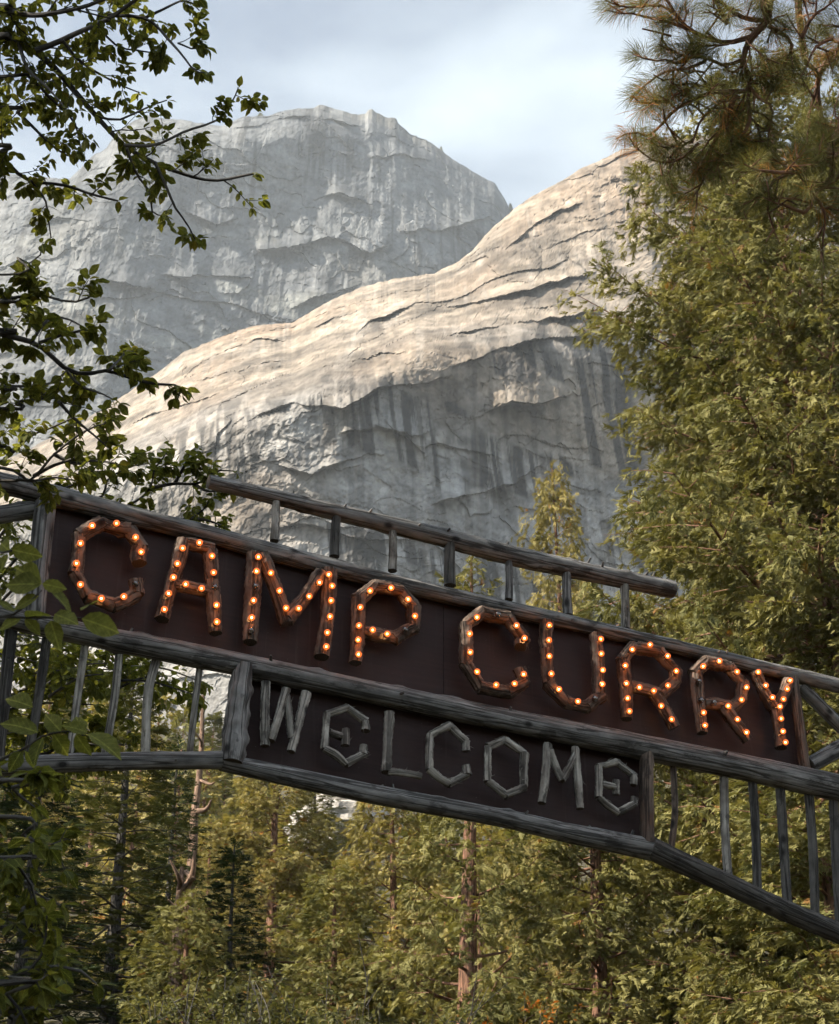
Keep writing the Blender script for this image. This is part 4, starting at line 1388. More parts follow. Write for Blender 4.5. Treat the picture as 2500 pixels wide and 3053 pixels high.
    # dead snags
    def snag(label, pts, y, r, forks, seed):
        p = np.array([at_y(X * K, Y * K, y) for X, Y in pts])
        bx, by = p[0, 0], p[0, 1]
        gz = float(ground_z(bx, by)) - 0.3
        path = np.vstack([[bx, by, gz], p])
        g = Geo()
        tube(g, path, np.concatenate([[r * 1.3], np.linspace(r * 1.1, r * 0.45, len(p))]), 12, 0.2, 0.12, seed, 0.07)
        for (f0, f1, fr) in forks:
            a, b = at_y(f0[0] * K, f0[1] * K, y), at_y(f1[0] * K, f1[1] * K, y - 0.5)
            mid = (a + b) / 2 + np.array([0.1, -0.1, -0.12])
            tube(g, [a, mid, b], [fr, fr * 0.7, fr * 0.25], 6, 0.15, 0.1, seed + 3, caps=True)
        e = thing('dead_trunk', label, 'tree', (bx, by, gz))
        link('trunk', g.mesh('trunk', [M['snag']], (bx, by, gz)), e)

    snag('bare pale snag with one side branch, just under the arch log', [(396, 1800), (402, 1690), (411, 1620), (417, 1540), (420, 1440)], 36, 0.09, [((404, 1680), (437, 1655), 0.07), ((412, 1615), (445, 1618), 0.04), ((417, 1545), (400, 1510), 0.04)], 301)
    snag('broken reddish stump trunk with splintered top between the shaded fir and the small dark conifer', [(362, 2000), (368, 1900), (374, 1830), (377, 1795)], 29, 0.085, [((373, 1850), (402, 1760), 0.08), ((372, 1840), (352, 1780), 0.06), ((369, 1885), (348, 1862), 0.06), ((366, 1930), (343, 1945), 0.05), ((385, 1805), (398, 1815), 0.05)], 302)

    # boulders on the slope
    def boulder(X, Y, y, r, seed, label):
        p = at_y(X * K, Y * K, y)
        n = 14
        th, ph = np.meshgrid(np.linspace(0, 2 * np.pi, n * 2, endpoint=False), np.linspace(0.02, np.pi - 0.02, n))
        d = np.stack([np.sin(ph) * np.cos(th), np.sin(ph) * np.sin(th), np.cos(ph)], -1)
        rr = r * (1 + 0.35 * fbm(d * 1.3 + seed, 3, seed) + 0.12 * plates(th * 2, ph * 2, 1, 1, 0.3, 0.5, 0.6, seed))
        V = d * rr[..., None] * np.array([1.25, 1.0, 0.75])
        k = 2 * n
        i = np.arange(n - 1)[:, None] * k
        j = np.arange(k)[None]
        Q = np.stack([i + j, i + k + j, i + k + (j + 1) % k, i + (j + 1) % k], -1).reshape(-1, 4)
        tag(link('boulder', new_mesh('boulder', V.reshape(-1, 3), Q, mats=[M['boulder']], smooth=False), loc=p), label, 'rock', 'boulders on the slope')
    for i, (X, Y, r) in enumerate([(690, 1722, 1.6), (676, 1738, 1.3), (704, 1742, 1.5), (684, 1754, 1.1), (712, 1712, 1.1), (664, 1750, 0.9), (728, 1668, 1.4), (722, 1690, 1.2)]):
        boulder(X, Y, 68 - i * 0.4, r, 400 + i, ['largest pale boulder on the slope beside the pale conifer', 'white boulder below and beside the largest pale one', 'rounded white boulder next to the yellow-green cedar', 'low white boulder under the others of the heap', 'small pale boulder above the heap', 'smallest pale boulder at the edge of the heap',
                                                 'blue-grey boulder higher on the slope just under the sign', 'grey boulder between the heap and the highest one'][i])


# ================================================================== broadleaf tree overhanging from the side
def c1(x, y): return (x / 2.17, y / 2.17)
def c2(x, y): return (x / 2.17, 700 + y / 2.17)
def c3(x, y): return (x / 2.65, 1550 + y / 2.65)
def c4(x, y): return (x / 2.224, 2100 + y / 2.224)
def c5(x, y): return (1650 + x / 2.042, y / 2.042)


class Leafy:
    """Twigs and leaves grown along given limbs."""

    def __init__(self, seed):
        self.rg = np.random.default_rng(seed)
        self.wood = Geo()
        self.pos, self.fw, self.up, self.sz, self.ti = [], [], [], [], []
        self.tw, self.tr = [], []

    def leaf(self, p, d, u, s, t=None):
        self.pos.append(p)
        self.fw.append(d)
        self.up.append(u)
        self.sz.append(s)
        self.ti.append(self.rg.uniform(0, 1) if t is None else t)

    def cluster(self, p, d, size, n):
        rg = self.rg
        side = np.array([d[1], -d[0], 0.0])
        side /= norm3(side)
        rn = rg.uniform(0, 1, (n, 5))
        un = rg.normal(0, 0.45, (n, 2))
        for i in range(n):
            a = 2 * np.pi * i / n + rn[i, 0] - 0.5
            v = d * (0.3 + 0.6 * rn[i, 1]) + side * (math.cos(a) * 0.9)
            v[2] += math.sin(a) * 0.5 - 0.15 - 0.6 * rn[i, 2]
            v /= norm3(v)
            self.leaf(p + v * (size * 0.12), v, (un[i, 0], un[i, 1], 1.0), size * (0.65 + 0.5 * rn[i, 3]), rn[i, 4])

    def twig(self, p, d, L, r, size, depth=0):
        rg = self.rg
        n = 4
        pts = [p]
        dd = d / norm3(d)
        jit = rg.normal(0, 0.16, (n, 3))
        for i in range(n):
            dd = dd + jit[i]
            dd[2] += 0.05
            dd /= norm3(dd)
            pts.append(pts[-1] + dd * (L / n))
        self.tw.append(pts)
        self.tr.append(np.linspace(r, r * 0.45, n + 1))
        for i in range(1, n):
            if rg.uniform() < 0.8:
                self.cluster(pts[i], dd, size * 0.9, 2)
        self.cluster(pts[-1], dd, size, int(rg.integers(3, 5)))
        if depth > 0:
            for i in range(1, n):
                if rg.uniform() < 0.75:
                    self.twig(pts[i], dd + rg.normal(0, 0.75, 3), L * rg.uniform(0.4, 0.7), r * 0.6, size, depth - 1)

    def limb(self, path, r0, r1, spacing, tl, size, depth=1, start=0.0, bare=0.0):
        rg = self.rg
        P, s = resample(np.asarray(path, float), 0.05)
        tube(self.wood, path, np.linspace(r0, r1, len(path)), 7, 0.06, 0.06, int(rg.integers(1000)))
        at = start * s[-1]
        while at < s[-1]:
            i = min(len(P) - 2, int(at / 0.05))
            d = P[i + 1] - P[i]
            d /= np.linalg.norm(d) + 1e-9
            v = rg.normal(0, 1, 3)
            v -= d * np.dot(v, d)
            v /= np.linalg.norm(v)
            v = d * 0.55 + v * np.array([1, 1, 0.65])
            f = at / s[-1]
            if rg.uniform() > bare:
                self.twig(P[i], v, tl * rg.uniform(0.45, 1.2) * (1.1 - 0.55 * f), r1 * 0.55 + 0.0012, size, depth)
            at += spacing * rg.uniform(0.6, 1.4)
        d = P[-1] - P[-3]
        self.cluster(P[-1], d / np.linalg.norm(d), size, 4)

    def finish(self, root, base, bark='darkbark', leafmat='leaf', n_parts=300, view=True):
        """Hands the wood, the largest 300 leaves (one object each) and the rest (one mesh) to the tree."""
        pos, fw, up, sz, ti = (np.array(a) for a in (self.pos, self.fw, self.up, self.sz, self.ti))
        sticks(self.wood, self.tw, self.tr, 3)
        link('trunk', self.wood.mesh('trunk', [M[bark]], base), root)
        rel = pos - EYE
        zc = rel @ np.array([0, cp, sp_])
        u = rel[:, 0] / zc * FPX
        v = (rel @ np.array([0, -sp_, cp])) / zc * FPX
        seen = (np.abs(u) < 1270) & (np.abs(v) < 1550) & (zc > 0)
        big_ = np.where(seen, sz / zc, 0) * self.rg.uniform(0.7, 1.3, len(sz))
        order = np.argsort(-big_)
        parts, rest = order[:n_parts], order[n_parts:]
        g = Geo()
        pick = self.rg.integers(0, len(LEAVES), len(rest))
        if n_parts == 0:
            pick[:] = len(LEAVES)
        pick[~seen[rest]] = len(LEAVES)
        for k, tp in enumerate(LEAVES + [SMALL_LEAF]):
            m_ = rest[pick == k]
            if len(m_):
                scatter(g, tp, pos[m_], fw[m_], up[m_], sz[m_], ti[m_])
        f = link('foliage', g.mesh('foliage', [M[leafmat]], base), root)
        f['kind'] = 'stuff'
        meshes = []
        for k, tp in enumerate(LEAVES):
            for tint in (0.15, 0.45, 0.7, 0.9):
                gg = Geo()
                gg.add(tp[0], tp[1], tp[2], tp[0][tp[1]].reshape(-1, 3)[:, :2], tp[0][tp[2]].reshape(-1, 3)[:, :2], tint=tint)
                meshes.append(gg.mesh('leaf', [M[leafmat]]))
        for i in parts:
            d = fw[i] / np.linalg.norm(fw[i])
            s_ = np.cross(up[i], d)
            s_ /= np.linalg.norm(s_) + 1e-9
            n_ = np.cross(d, s_)
            q = pos[i] - base
            Mx = Matrix(((d[0] * sz[i], s_[0] * sz[i], n_[0] * sz[i], q[0]), (d[1] * sz[i], s_[1] * sz[i], n_[1] * sz[i], q[1]), (d[2] * sz[i], s_[2] * sz[i], n_[2] * sz[i], q[2]), (0, 0, 0, 1)))
            link('leaf', meshes[int(self.rg.integers(0, 6)) * 4 + min(3, int(ti[i] * 4))], root, mat=Mx)


def limb3(conv, pts, d0, d1):
    dd = np.linspace(d0, d1, len(pts))
    return np.array([at_depth(*conv(*p), d) for p, d in zip(pts, dd)])


if True:   # leaves
    base = np.array([-5.4, 8.2, 0.0])
    tree = thing('broadleaf_tree', 'dark leafy dogwood tree overhanging the view in front of the sky and sign', 'tree', base)
    L = Leafy(5)
    trunk = [base + [0, 0, -0.3], base + [0.1, 0, 3], base + [0.3, -0.1, 6.5], base + [0.1, 0.2, 10], base + [0.0, 0.3, 13.5]]
    tube(L.wood, trunk, [0.2, 0.17, 0.14, 0.10, 0.04], 14, 0.15, 0.08, 1, 0.04)

    def tie(path, h):
        """leads a limb back to the trunk"""
        t = np.array([np.interp(h, [0, 3, 6.5, 10, 13.5], [p[k] for p in trunk]) for k in range(3)])
        mid = (t + path[0]) / 2 + np.array([0, 0, 0.25])
        return np.vstack([t, mid, path])

    dd = 8.2
    up_limbs = [
        ([(-60, 240), (0, 255), (150, 290), (330, 420), (480, 590), (620, 750), (800, 940), (950, 1030), (1130, 1110), (1380, 1170), (1640, 1125)], 0.022, 0.006, 10.0, 0.16, 0.34, 0.35),
        ([(-60, 40), (0, 60), (200, 100), (350, 85), (560, 40), (800, -60)], 0.02, 0.008, 10.6, 0.13, 0.34, 0.25),
        ([(230, 330), (350, 285), (500, 215), (700, 125), (850, 20), (960, -60)], 0.016, 0.007, 0, 0.14, 0.30, 0.1),
        ([(-60, 940), (0, 1000), (170, 1160), (420, 1200), (600, 1260), (760, 1300)], 0.014, 0.005, 9.0, 0.15, 0.28, 0.3),
        ([(800, 940), (1000, 940), (1200, 850), (1400, 780), (1500, 660), (1540, 570)], 0.008, 0.003, 0, 0.20, 0.18, 0.1),
        ([(1000, 1050), (1080, 1220), (1130, 1340), (1210, 1450), (1260, 1550)], 0.008, 0.003, 0, 0.20, 0.17, 0.1),
        ([(620, 750), (750, 780), (860, 740), (990, 680), (1080, 650)], 0.007, 0.003, 0, 0.18, 0.15, 0.2),
        ([(820, 960), (880, 1120), (970, 1250), (985, 1370), (1060, 1400)], 0.007, 0.003, 0, 0.18, 0.16, 0.1),
        ([(700, 100), (950, 125), (1100, 270), (1180, 360), (1260, 460), (1340, 470)], 0.009, 0.003, 0, 0.19, 0.19, 0.05),
        ([(930, 120), (1060, 60), (1200, 0), (1290, 70)], 0.008, 0.003, 0, 0.20, 0.16, 0.0),
        ([(560, 60), (640, 180), (760, 300), (900, 330), (1040, 350)], 0.007, 0.003, 0, 0.17, 0.18, 0.0),
        ([(1150, 280), (1250, 320), (1330, 310)], 0.005, 0.003, 0, 0.2, 0.13, 0.0),
        ([(0, 500), (180, 500), (330, 640), (480, 790), (520, 960)], 0.012, 0.004, 9.4, 0.14, 0.30, 0.1),
        ([(-40, 700), (120, 740), (260, 870), (400, 990), (560, 1040)], 0.012, 0.004, 9.2, 0.14, 0.28, 0.1),
        ([(120, 280), (180, 450), (300, 560), (420, 700)], 0.010, 0.004, 0, 0.14, 0.28, 0.1),
        ([(200, 1170), (290, 1290), (310, 1400), (330, 1540)], 0.006, 0.003, 0, 0.22, 0.12, 0.1),
        ([(400, 260), (520, 400), (680, 500), (800, 560), (900, 600)], 0.008, 0.003, 0, 0.15, 0.2, 0.1),
    ]
    for pts, r0, r1, h, sp, tl, st in up_limbs:
        p = limb3(c1, pts, dd + L.rg.uniform(-0.35, 0.2), dd + L.rg.uniform(-0.2, 0.4))
        L.limb(tie(p, h) if h else p, r0, r1, sp * 1.0, tl, 0.054, 1, st + (0.4 if h else 0))
    mid_limbs = [
        ([(-60, 620), (0, 640), (150, 680), (260, 720), (430, 870), (560, 900), (700, 880), (850, 930), (1000, 965), (1130, 972), (1200, 1000)], 0.016, 0.004, 7.6, 0.15, 0.24, 0.3),
        ([(-60, 430), (0, 420), (150, 400), (320, 400), (450, 440), (580, 405)], 0.010, 0.004, 7.9, 0.15, 0.22, 0.3),
        ([(-60, 990), (0, 980), (180, 980), (330, 960), (430, 880)], 0.010, 0.004, 7.4, 0.14, 0.24, 0.3),
        ([(700, 880), (780, 800), (830, 750), (900, 790)], 0.006, 0.003, 0, 0.18, 0.14, 0.0),
        ([(0, 260), (110, 150), (180, 190), (270, 120), (275, 60)], 0.006, 0.003, 8.2, 0.2, 0.14, 0.4),
        ([(250, 700), (400, 650), (520, 620), (640, 650)], 0.008, 0.003, 0, 0.14, 0.2, 0.0),
        ([(200, 700), (300, 560), (420, 540), (560, 610)], 0.008, 0.003, 0, 0.14, 0.2, 0.0),
        ([(380, 1080), (480, 1190), (600, 1290), (700, 1380)], 0.008, 0.003, 0, 0.16, 0.2, 0.0),
        ([(-40, 1120), (120, 1080), (300, 1060), (480, 1050)], 0.010, 0.004, 7.3, 0.15, 0.24, 0.3),
        ([(430, 880), (520, 980), (640, 1020), (720, 1060)], 0.007, 0.003, 0, 0.15, 0.18, 0.0),
    ]
    for pts, r0, r1, h, sp, tl, st in mid_limbs:
        p = limb3(c2, pts, 7.2, 7.2 + L.rg.uniform(0, 0.4))
        L.limb(tie(p, h) if h else p, r0, r1, sp * 1.0, tl, 0.056, 1, st + (0.35 if h else 0))
    for pts, h in [([(-60, 1500), (170, 1600), (350, 1420), (550, 1270), (740, 1200)], 6.6), ([(-40, 1590), (100, 1585), (220, 1590), (360, 1570), (480, 1590)], 6.5), ([(-60, 1360), (60, 1420), (200, 1300), (330, 1250), (480, 1180)], 6.8),
                   ([(350, 1420), (480, 1480), (600, 1460), (760, 1480)], 0), ([(220, 1560), (330, 1500), (470, 1450), (560, 1400)], 0)]:
        p = limb3(c2, pts, 9.2, 9.0)
        L.limb(tie(p, h) if h else p, 0.012, 0.004, 0.19, 0.26, 0.062, 1, 0.4 if h else 0)
    # dark lower limbs at the edge, close to the viewer
    for pts, h, d in [([(-60, 1840), (60, 1810), (200, 1760), (290, 1620), (310, 1400)], 3.6, 5.2), ([(-60, 1860), (40, 1920), (110, 1990), (190, 2140)], 3.2, 5.0), ([(-60, 740), (150, 870), (350, 960), (430, 1090)], 4.4, 5.4),
                      ([(-60, 500), (60, 560), (160, 620), (230, 680)], 4.6, 5.0), ([(-60, 1200), (100, 1180), (250, 1260), (400, 1330)], 4.0, 5.6), ([(-60, 1480), (150, 1460), (300, 1560), (450, 1700)], 3.8, 5.6),
                      ([(-60, 1020), (80, 1040), (200, 1180), (240, 1330)], 4.1, 5.2), ([(150, 1760), (350, 1740), (520, 1760), (640, 1850)], 0, 5.3), ([(-60, 2050), (100, 2060), (260, 2090), (420, 2060)], 3.0, 5.4)]:
        p = limb3(c4, pts, d, d)
        L.limb(tie(p, h) if h else p, 0.010, 0.003, 0.24, 0.2, 0.058, 1, 0.5 if h else 0)
    # the bright spray of big leaves hanging close in front of the sign: every leaf placed
    dn = 4.3
    for pts in ([(-80, 770), (100, 750), (240, 640), (330, 555)], [(-80, 762), (200, 770), (430, 772), (650, 775)], [(-80, 1930), (200, 1800), (330, 1710), (520, 1670), (690, 1680)], [(-60, 250), (60, 262), (100, 240)]):
        p = limb3(c3, pts, dn, dn)
        tube(L.wood, p, np.linspace(0.0045, 0.0018, len(p)), 6, 0.03, 0.05, 3)
    far_p = limb3(c3, [(-80, 770)], dn, dn)[0]
    tube(L.wood, tie(limb3(c3, [(-80, 768)], dn, dn), 5.2), [0.03, 0.016, 0.005], 7, 0.1, 0.05, 4)
    tube(L.wood, tie(limb3(c3, [(-80, 1930)], dn, dn), 4.6), [0.03, 0.016, 0.005], 7, 0.1, 0.05, 4)
    fwd = np.array([0, cp, sp_])
    for a, b, t in [((90, 235), (372, 292), .6), ((330, 505), (60, 340), .55), ((325, 510), (-10, 490), .5), ((335, 505), (545, 545), .75), ((400, 560), (640, 735), .7), ((640, 715), (785, 600), .9), ((645, 780), (1005, 885), .8),
                    ((430, 745), (625, 800), .7), ((195, 780), (345, 915), .75), ((400, 795), (465, 1010), .7), ((170, 775), (-40, 860), .6), ((120, 730), (-30, 610), .5), ((305, 600), (70, 700), .65), ((200, 770), (430, 700), .6), ((10, 560), (-40, 700), .5),
                    ((690, 1690), (1005, 1840), .6), ((690, 1680), (500, 1590), .5), ((600, 1690), (720, 1890), .5), ((420, 1690), (570, 1890), .3), ((300, 1680), (-10, 1540), .3), ((260, 1480), (10, 1370), .35), ((640, 1690), (600, 1510), .4),
                    ((340, 1720), (220, 1950), .2), ((480, 1670), (330, 1500), .3), ((170, 1820), (60, 2010), .2), ((80, 250), (-40, 150), .5), ((60, 270), (-30, 400), .5)]:
        A, B = at_depth(*c3(*a), dn), at_depth(*c3(*b), dn + L.rg.uniform(-0.06, 0.06))
        u = -fwd * 0.8 + np.array([L.rg.normal(0, 0.45), L.rg.normal(0, 0.3), L.rg.uniform(0.0, 1.1)])
        L.leaf(A, B - A, u, np.linalg.norm(B - A) * 0.9, t)
    # the rest of the crown, outside the picture
    rg = L.rg
    for i in range(150):
        h = rg.uniform(4.5, 14.5)
        a = rg.uniform(0, 2 * np.pi)
        rr = 3.4 * math.sqrt(rg.uniform(0.05, 1)) * math.sin(np.clip((h - 3.2) / 12 * np.pi, 0.25, 2.9))
        q = base + [rr * math.cos(a) - 0.6, rr * math.sin(a) * 1.1 + 0.5, h]
        rel = q - EYE
        zc = rel @ fwd
        if zc > 0 and rel[0] / zc * FPX > -1250 - 520 * 8 / zc:
            continue
        t = np.array([np.interp(h - 0.8, [0, 3, 6.5, 10, 13.5], [p[k] for p in trunk]) for k in range(3)])
        L.limb(np.vstack([t, (t + q) / 2 + [0, 0, 0.2], q]), 0.02, 0.006, 0.30, 0.5, 0.14, 1, 0.3)
    L.finish(tree, base)

    # second dogwood, just behind the sign
    base = np.array([-4.6, 13.6, 0.0])
    tree = thing('broadleaf_tree', 'leafy green dogwood behind the log balusters and top rail', 'tree', base)
    L = Leafy(8)
    trunk = [base + [0, 0, -0.3], base + [0.1, 0, 3], base + [0.2, -0.1, 5.5], base + [0.3, 0.1, 8.0], base + [0.2, 0.1, 9.5]]
    tube(L.wood, trunk, [0.14, 0.12, 0.09, 0.06, 0.03], 12, 0.15, 0.08, 2, 0.04)

    def tie2(path, h):
        t = np.array([np.interp(h, [0, 3, 5.5, 8, 9.5], [p[k] for p in trunk]) for k in range(3)])
        return np.vstack([t, (t + path[0]) / 2 + [0, 0, 0.15], path])
    for pts, h in [([(500, 1900), (850, 1740), (970, 1640), (1000, 1520), (1080, 1410)], 8.2), ([(970, 1640), (1130, 1610), (1280, 1610), (1400, 1530), (1520, 1530)], 0), ([(1130, 1610), (1200, 1480), (1220, 1420)], 0), ([(900, 1950), (1150, 1850), (1290, 1800), (1370, 1700)], 7.8),
                   ([(1220, 1830), (1350, 1850), (1450, 1890)], 0), ([(400, 1800), (650, 1700), (700, 1580), (850, 1500), (960, 1480)], 8.4), ([(1250, 1610), (1350, 1660), (1480, 1640)], 0), ([(200, 1700), (420, 1640), (560, 1560), (640, 1480)], 8.6)]:
        p = limb3(c2, pts, 12.6, 12.4)
        L.limb(tie2(p, h) if h else p, 0.014, 0.004, 0.17, 0.26, 0.075, 1, 0.45 if h else 0)
    for i in range(40):     # the mass seen through the balusters
        px, py = rg.uniform(-60, 640), rg.uniform(1900, 2330)
        if px > 480 and py > 2120:
            continue
        d = rg.uniform(12.2, 14.0)
        q = at_depth(px, py, d)
        q0 = at_depth(px - rg.uniform(150, 420), py + rg.uniform(-60, 80), d + 0.2)
        L.limb(np.vstack([q0, (q0 + q) / 2 + [0, 0, 0.06], q]), 0.012, 0.004, 0.17, 0.34, 0.08, 1, 0.0)
    L.finish(tree, base)

    # ---------------------------------------------------------------- pine reaching in from the other upper corner
    base = np.array([6.3, 9.6, 0.0])
    pine = thing('pine_tree', 'long-needled pine with bare reddish limbs hanging over the huge cedar', 'tree', base)
    wood, cr = Geo(), Geo()
    rg = np.random.default_rng(31)
    trunk = [base + [0, 0, -0.3], base + [-0.1, 0, 6], base + [-0.3, 0.1, 12], base + [-0.4, 0.1, 19]]
    tube(wood, trunk, [0.36, 0.31, 0.25, 0.1], 16, 0.2, 0.06, 9, 0.06)
    tp, tf, ts, tt = [], [], [], []

    def tuft(p, d, s=0.125, brown=False):
        tp.append(p)
        tf.append(d)
        ts.append(s * rg.uniform(0.8, 1.2))
        tt.append(1.0 if brown else rg.uniform(0.1, 0.9))

    def shoot(p, d, n, L_):
        d = d / np.linalg.norm(d)
        pts = [p]
        for i in range(3):
            d = d + rg.normal(0, 0.2, 3) + [0, 0, 0.05]
            d /= np.linalg.norm(d)
            pts.append(pts[-1] + d * L_ / 3)
        tube(wood, pts, [0.007, 0.006, 0.005, 0.004], 5, 0.08, 0.1, int(rg.integers(999)), caps=False)
        tuft(pts[-1], d)
        tuft(pts[-1] - d * 0.05, d)
        if rg.uniform() < 0.6:
            tuft(pts[-2], d, 0.17, rg.uniform() < 0.14)
        if rg.uniform() < 0.14:
            tuft(pts[-1] - d * 0.1, d + [0, 0, -0.8], 0.15, True)
        if n:
            for i in range(1, 3):
                if rg.uniform() < 0.7:
                    shoot(pts[i], d + rg.normal(0, 0.8, 3), n - 1, L_ * 0.75)

    def pine_limb(pts, r0, r1, h=0, d0=10.3, d1=10.3, every=0.20, bare=False):
        p = limb3(lambda x, y: c5(x * 0.94 + 100, y * 0.93), pts, d0, d1)
        if h:
            t = np.array([np.interp(h, [0, 6, 12, 19], [q[k] for q in trunk]) for k in range(3)])
            p = np.vstack([t, (t + p[0]) / 2 + [0, 0, 0.2], p])
        tube(wood, p, np.linspace(r0, r1, len(p)) * 0.72, 8, 0.06, 0.12, int(rg.integers(999)), 0.05)
        if bare:
            return
        P, s = resample(p, 0.05)
        at = s[-1] * (0.45 if h else 0.1)
        while at < s[-1]:
            i = min(len(P) - 2, int(at / 0.05))
            d = P[i + 1] - P[i]
            shoot(P[i], d / np.linalg.norm(d) * 0.6 + rg.normal(0, 0.8, 3), 1, rg.uniform(0.10, 0.26))
            at += every * 0.45 * rg.uniform(0.6, 1.4)
        d = P[-1] - P[-3]
        shoot(P[-1], d, 1, 0.15)

    pine_limb([(1420, -300), (1300, -40), (1270, 140), (1180, 240), (1120, 380), (1160, 520), (1150, 650)], 0.05, 0.015, 11.6, every=0.22)
    pine_limb([(1600, -300), (1480, -60), (1500, 250), (1520, 400), (1610, 500), (1560, 700)], 0.045, 0.014, 11.9, 10.6, 10.8, 0.3)
    pine_limb([(1950, 180), (1750, 330), (1640, 440), (1600, 560), (1640, 820), (1720, 860)], 0.05, 0.012, 10.4, 10.8, 10.9, 0.3)
    pine_limb([(1950, 760), (1750, 870), (1680, 1000), (1700, 1150), (1580, 1270), (1530, 1390), (1400, 1350)], 0.05, 0.012, 9.4, 10.4, 10.2, 0.26)
    pine_limb([(1950, 980), (1750, 1020), (1620, 1060), (1450, 1130), (1250, 1120)], 0.05, 0.012, 9.1, 10.4, 10.0, 0.22)
    pine_limb([(1180, 240), (1000, 280), (800, 210), (700, 120), (640, 20)], 0.022, 0.010, every=0.2)
    pine_limb([(800, 210), (650, 150), (480, 110), (400, 90)], 0.014, 0.008, every=0.2)
    pine_limb([(700, 110), (600, 40), (500, 40), (380, 50)], 0.012, 0.008, every=0.24)
    pine_limb([(1120, 390), (1000, 430), (880, 380), (780, 380)], 0.018, 0.008, every=0.2)
    pine_limb([(880, 400), (760, 450), (650, 460), (560, 500)], 0.014, 0.007, every=0.2)
    pine_limb([(780, 380), (700, 420), (620, 390), (560, 400)], 0.014, 0.007, every=0.25)
    pine_limb([(1150, 560), (1230, 650), (1310, 700), (1300, 800)], 0.016, 0.008, every=0.2)
    pine_limb([(1080, 620), (1000, 760), (960, 870), (890, 1000)], 0.014, 0.008, every=0.2)
    pine_limb([(1140, 600), (1000, 600), (860, 625), (680, 720), (590, 820), (500, 890), (440, 870)], 0.018, 0.008, every=0.2)
    pine_limb([(1100, 640), (960, 680), (840, 800), (780, 950), (690, 890)], 0.014, 0.007, every=0.25)
    pine_limb([(1150, 660), (1160, 800), (1100, 900), (950, 1060), (870, 1160)], 0.018, 0.008, every=0.2)
    pine_limb([(830, 940), (700, 1050), (560, 1060), (480, 1010)], 0.012, 0.007, every=0.22)
    pine_limb([(1000, 560), (850, 560), (720, 600), (640, 660)], 0.012, 0.007, every=0.22)
    pine_limb([(1300, 140), (1130, 120), (1000, 40), (930, -40)], 0.022, 0.012, every=0.22)
    pine_limb([(1020, 160), (960, 40), (900, -80)], 0.02, 0.012, every=0.25)
    pine_limb([(1280, 170), (1400, 240), (1440, 320), (1380, 430)], 0.018, 0.01, every=0.25)
    pine_limb([(1450, 1130), (1300, 1200), (1280, 1400), (1300, 1450)], 0.014, 0.008, every=0.25)
    pine_limb([(1580, 1270), (1650, 1400), (1640, 1540)], 0.014, 0.008, every=0.3)
    pine_limb([(1500, 250), (1560, 120), (1640, 60)], 0.018, 0.01, every=0.25)
    pine_limb([(1700, 250), (1600, 300), (1560, 360)], 0.016, 0.01, every=0.2)
    pine_limb([(1250, 1120), (1120, 1130), (1050, 1100)], 0.014, 0.008, every=0.2)
    pine_limb([(655, 238), (560, 212), (465, 190)], 0.010, 0.006, bare=True)
    pine_limb([(570, 660), (480, 680), (430, 660), (408, 634)], 0.012, 0.005, bare=True)
    for i in range(60):     # the rest of its crown outside the picture
        h = rg.uniform(8, 19.5)
        a = rg.uniform(-1.6, 1.6)
        t = np.array([np.interp(h, [0, 6, 12, 19], [q[k] for q in trunk]) for k in range(3)])
        q = t + np.array([math.cos(a), math.sin(a), rg.uniform(-0.1, 0.3)]) * rg.uniform(1.2, 3.2) * (1.1 - h / 24)
        rel = q - EYE
        zc = rel @ np.array([0, cp, sp_])
        if rel[0] / zc * FPX < 1400:
            continue
        tube(wood, [t, (t + q) / 2 - [0, 0, 0.1], q], [0.04, 0.025, 0.012], 6, 0.15, caps=False)
        for k in range(5):
            shoot(t + (q - t) * rg.uniform(0.4, 1), q - t + rg.normal(0, 0.8, 3), 1, 0.4)
    tp, tf, ts, tt = (np.array(a) for a in (tp, tf, ts, tt))
    pick = rg.integers(0, 3, len(tp))
    for k in range(3):
        m_ = pick == k
        scatter(cr, TUFTS[k], tp[m_], tf[m_], np.tile([0.05, 0.03, 1.0], (m_.sum(), 1)) + rg.normal(0, 0.1, (m_.sum(), 3)), ts[m_], tt[m_])
    link('trunk', wood.mesh('trunk', [M['redbark']], base), pine)
    o = link('crown', cr.mesh('crown', [M['needle']], base, smooth=False), pine)
    o['kind'] = 'stuff'

    # ---------------------------------------------------------------- shrubs along the lower edge
    def shrub(label, X, Ytop, y, width, leafmat, seed, size=0.06, n=26, twigs=0):
        top = at_y(X * K, Ytop * K, y)
        gz = float(ground_z(top[0], y))
        base = np.array([top[0], y, gz - 0.1])
        root = thing('leafy_shrub', label, 'shrub', base, 'shrubs along the slope foot')
        S = Leafy(seed)
        H = top[2] - gz
        for i in range(n):
            a = S.rg.uniform(0, 2 * np.pi)
            rr = width * math.sqrt(S.rg.uniform(0, 1))
            e = base + [rr * math.cos(a), rr * math.sin(a) * 0.7, H * S.rg.uniform(0.88, 1.03) * (1 - 0.10 * (rr / width) ** 2)]
            m1 = base + [rr * 0.35 * math.cos(a), rr * 0.3 * math.sin(a), H * 0.55]
            S.limb(np.vstack([base + S.rg.normal(0, 0.15, 3) * [1, 1, 0], m1, e]), 0.012, 0.003, 0.20, 0.5, size, 1, 0.45)
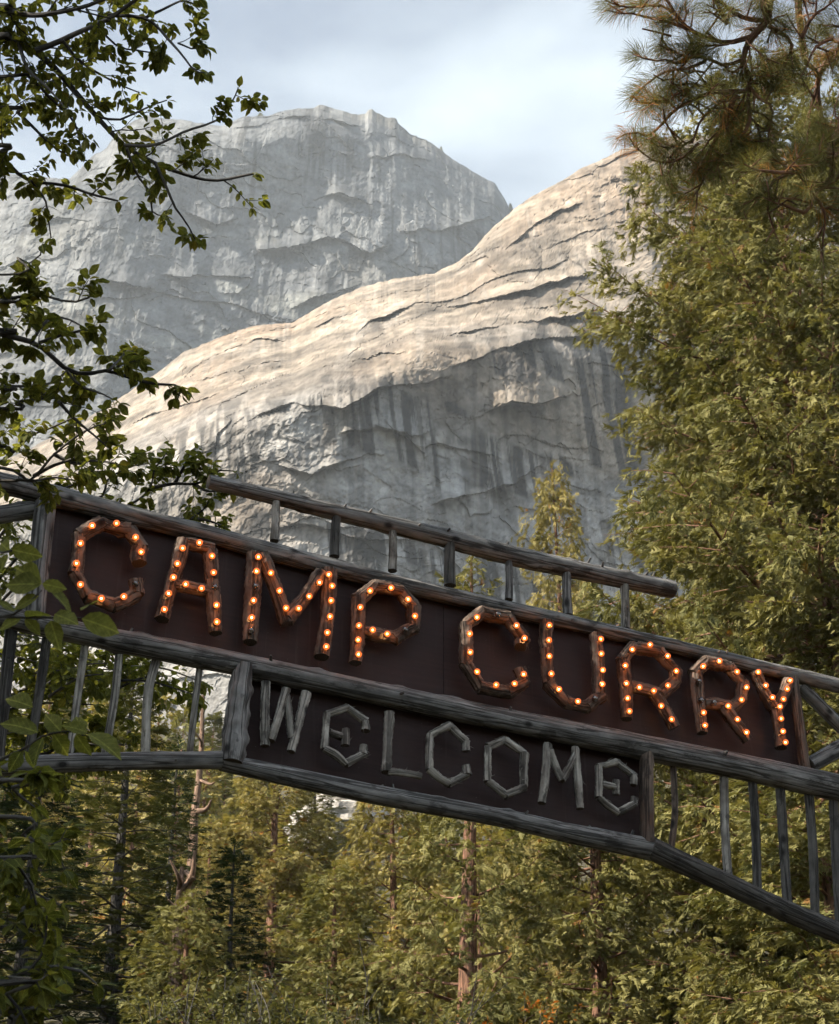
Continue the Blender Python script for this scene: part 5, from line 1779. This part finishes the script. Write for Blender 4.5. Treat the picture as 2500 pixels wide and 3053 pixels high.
        for i in range(twigs):      # bare dead twigs sticking out
            a = S.rg.uniform(0, 2 * np.pi)
            p0 = base + [0.5 * width * math.cos(a), 0.4 * width * math.sin(a), H * 0.8]
            d = np.array([S.rg.normal(0, 0.35), S.rg.normal(0, 0.3), 1.0])
            p1 = p0 + d * S.rg.uniform(0.5, 1.1)
            tube(S.wood, [p0, (p0 + p1) / 2 + S.rg.normal(0, 0.06, 3), p1], [0.010, 0.006, 0.003], 5, 0.1, caps=False)
            for k in range(3):
                q = p0 + (p1 - p0) * S.rg.uniform(0.4, 0.95)
                tube(S.wood, [q, q + (d + S.rg.normal(0, 0.8, 3)) * 0.22], [0.006, 0.003], 4, 0.1, caps=False)
        S.finish(root, base, 'darkbark', leafmat, 0)

    shrub('grey-green leafy shrub with bare twigs at the lower edge, below the small dark conifer', 480, 2010, 16.5, 1.1, 'shrub', 71, 0.075, 28, 8)
    shrub('grey-green leafy shrub at the lower edge, below the yellow-green cedar', 640, 2025, 16.0, 1.1, 'shrub', 72, 0.075, 26, 2)
    shrub('leafy shrub at the lower edge between the grey-green shrub and the bare reddish trunk', 800, 2030, 17.0, 1.0, 'shrub', 73, 0.075, 24, 5)
    shrub('orange-leaved shrub at the lower edge beside the bare reddish trunk', 1075, 2065, 18.0, 0.9, 'orange', 74, 0.07, 22, 0)


# ================================================================== the hazy air between the viewer and the cliff
if True:   # haze
    m, nt, out = material('valley_haze')
    pv = nt.nodes.new('ShaderNodeVolumePrincipled')
    pv.inputs['Color'].default_value = (0.82, 0.92, 1.0, 1)
    pv.inputs['Density'].default_value = 0.00018
    pv.inputs['Density Attribute'].default_value = ''
    pv.inputs['Temperature Attribute'].default_value = ''
    pv.inputs['Anisotropy'].default_value = 0.2
    nt.links.new(pv.outputs[0], out.inputs['Volume'])
    lo, hi = np.array([-3100.0, -3100.0, -3.0]), np.array([3100.0, 3100.0, 1260.0])
    V = np.array([[x, y, z] for z in (lo[2], hi[2]) for y in (lo[1], hi[1]) for x in (lo[0], hi[0])])
    Q = np.array([(0, 2, 3, 1), (4, 5, 7, 6), (0, 1, 5, 4), (2, 6, 7, 3), (0, 4, 6, 2), (1, 3, 7, 5)])
    hz = link('haze', new_mesh('haze', V, Q, mats=[m], smooth=False))
    hz['kind'] = 'stuff'
